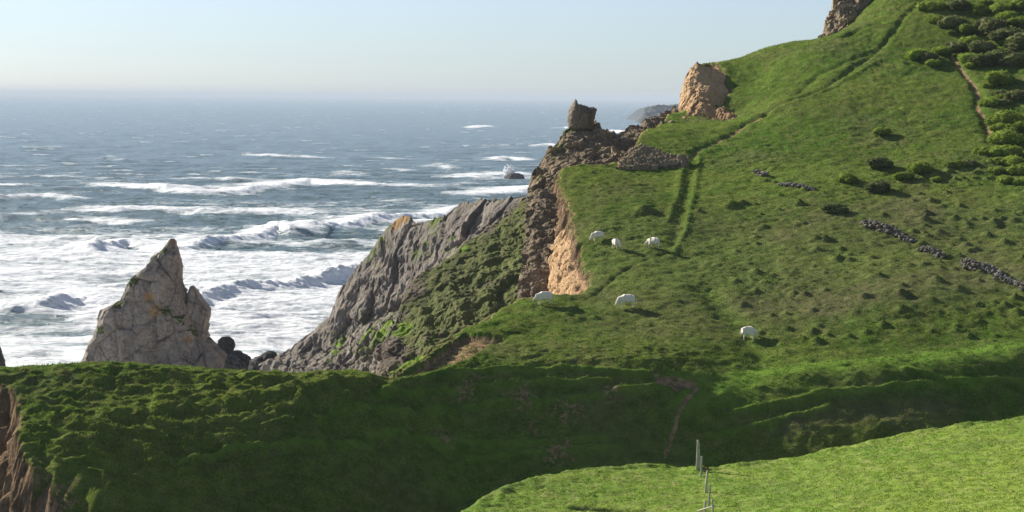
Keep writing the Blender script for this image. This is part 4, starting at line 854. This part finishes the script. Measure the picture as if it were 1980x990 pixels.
h6, H6 = place_post(1363, 1008, 40, .05, (-.01, 0), 'left post of the nearest pair joined by the broken rail', 14)
h7, H7 = place_post(1381, 1012, 48, .05, (-.1, 0), 'right leaning post of the nearest pair joined by the broken rail', 15)
def lerp(a, b, t): return tuple(a[i]*(1-t)+b[i]*t for i in range(3))
q0 = P(1350, 988, h6[1]-.1); q1 = P(1381, 978, h7[1]-.1)
o = beam('fence_rail', q0, q1, .04, m_wood); tag(o, 'broken wooden rail slanting up to the right between the nearest two posts', 'rail')
def twig_clump(px, py):
    h = fpt(px, py); rs = np.random.RandomState(2); vs, fs = [], []
    for i in range(60):
        a = rs.uniform(-1.2, 1.2); b_ = rs.uniform(0, 6.28); L = rs.uniform(.1, .38); d = np.array([math.sin(a)*math.cos(b_), math.sin(a)*math.sin(b_), abs(math.cos(a))]); s = np.cross(d, [0.3, 1, .2]); s = s/np.linalg.norm(s)*.012; p = np.array(h)+[rs.normal()*.12, rs.normal()*.08, 0]
        k = len(vs); vs += [p+s, p-s, p+d*L]; fs.append([k, k+1, k+2])
    return mesh_np('thistle', vs, fs, m_olds)
tag(twig_clump(1366, 910), 'dark scruffy weed tuft on the field edge just right of the tall post', 'weed')
# ------------------------------------------------------------------ grass blades on the pasture
def blades(name, pts, hmin, hmax, mat, seed, wd=.018):
    rs = np.random.RandomState(seed); n = len(pts); a = rs.rand(n)*6.28; h = rs.uniform(hmin, hmax, n); L = rs.normal(size=(n, 2))*.35+[.25, -.05]
    t = np.stack([np.cos(a), np.sin(a), 0*a], 1)*wd; tip = pts+np.stack([L[:, 0]*h, L[:, 1]*h, h], 1)
    V = np.vstack([pts+t, pts-t, tip]); F_ = np.stack([np.arange(n), n+np.arange(n), 2*n+np.arange(n)], 1); return mesh_np(name, V, F_, mat, None, False)
m_blade, nt, b = new_mat('grass_blades', .8, .2); g = NG(nt); g.l(grass_color(g, (.12, .21, .018), (.16, .235, .025), (.21, .23, .06), 1.6), b.inputs['Base Color']); translucent(nt, b, .4)
rs = np.random.RandomState(8); n = 110000; Yb = rs.uniform(79, 108, n); Xb = PX(rs.uniform(880, 2040, n), Yb)
ok = inside(Xb, Yb, fpoly) & (fbm(Xb*1.2, Yb*1.2, Xb*0+3, 2) > -.15); Xb, Yb = Xb[ok], Yb[ok]; pts = np.stack([Xb, Yb, ffull(Xb, Yb)-.01], 1)
tag(blades('grass', pts, .03, .10, m_blade, 1, .02), kind='stuff')
m_tuft, nt, b = new_mat('hill_grass_blades', .85, .15); g = NG(nt); g.l(grass_color(g, (.066, .138, .016), (.11, .16, .024), (.16, .175, .05)), b.inputs['Base Color']); translucent(nt, b, .4)
n = 330000; Yb = 117+(250-117)*rs.rand(n)**1.25; Xb = PX(rs.uniform(20, 2060, n), Yb)
dd, _, _ = seg_dist(Xb, Yb, coast); ok = inside(Xb, Yb, land_poly) & (dd > .4) & (fbm(Xb*.9, Yb*1.2, Xb*0+3, 3) > -.12)
for k in ('track', 'path', 'bankpath', 'track2', 'crack'):
    d2, _, _ = seg_dist(Xb, Yb, paths[k][0], 2); ok &= d2 > paths[k][1]*.7
Xb, Yb = Xb[ok], Yb[ok]; pts = np.stack([Xb, Yb, full(Xb, Yb)-.02], 1)
tag(blades('grass', pts, .06, .20, m_tuft, 4, .035), kind='stuff')
# ------------------------------------------------------------------ air, light
m = bpy.data.materials.new('haze'); m.use_nodes = True; nt = m.node_tree; nt.nodes.clear(); out = nt.nodes.new('ShaderNodeOutputMaterial'); pvn = nt.nodes.new('ShaderNodeVolumePrincipled')
pvn.inputs['Color'].default_value = (.66, .76, .86, 1); pvn.inputs['Density'].default_value = .00009; pvn.inputs['Anisotropy'].default_value = .0; nt.links.new(pvn.outputs[0], out.inputs['Volume'])
bm = bmesh.new(); bmesh.ops.create_cube(bm, size=1); me = bpy.data.meshes.new('haze')
for v in bm.verts: v.co = Vector((v.co.x*1400000 if False else v.co.x*1300000*.55, v.co.y*500000, -6 if v.co.z < 0 else 72))
bm.to_mesh(me); bm.free(); me.materials.append(m); hz = bpy.data.objects.new('haze', me); COL.objects.link(hz); tag(hz, kind='stuff')
SD = Vector((-.78, .63, .0)).normalized(); EL = math.radians(25); SD = Vector((SD.x*math.cos(EL), SD.y*math.cos(EL), math.sin(EL)))
sl = bpy.data.lights.new('sun', 'SUN'); sl.energy = 3.7; sl.angle = math.radians(.6); sl.color = (1, .93, .82); so = bpy.data.objects.new('sun', sl); COL.objects.link(so)
so.rotation_mode = 'QUATERNION'; so.rotation_quaternion = SD.to_track_quat('Z', 'Y')
w = bpy.data.worlds.new('World'); C.world = w; w.use_nodes = True; nt = w.node_tree; bg = nt.nodes['Background']; sk = nt.nodes.new('ShaderNodeTexSky'); sk.sky_type = 'NISHITA'; sk.sun_disc = False
sk.sun_elevation = EL; sk.sun_rotation = math.atan2(SD.x, SD.y); sk.air_density = .8; sk.dust_density = .3; sk.ozone_density = 6
hsv = nt.nodes.new('ShaderNodeHueSaturation'); hsv.inputs['Saturation'].default_value = .66; nt.links.new(sk.outputs[0], hsv.inputs['Color']); nt.links.new(hsv.outputs[0], bg.inputs[0]); bg.inputs[1].default_value = .05
vs_ = C.view_settings; vs_.view_transform = 'Standard'; vs_.look = 'None'; vs_.gamma = 1; vs_.exposure = 1.32
C.render.resolution_x = 1024; C.render.resolution_y = 512
C.render.engine = 'CYCLES'; C.cycles.volume_bounces = 0; C.cycles.max_bounces = 4
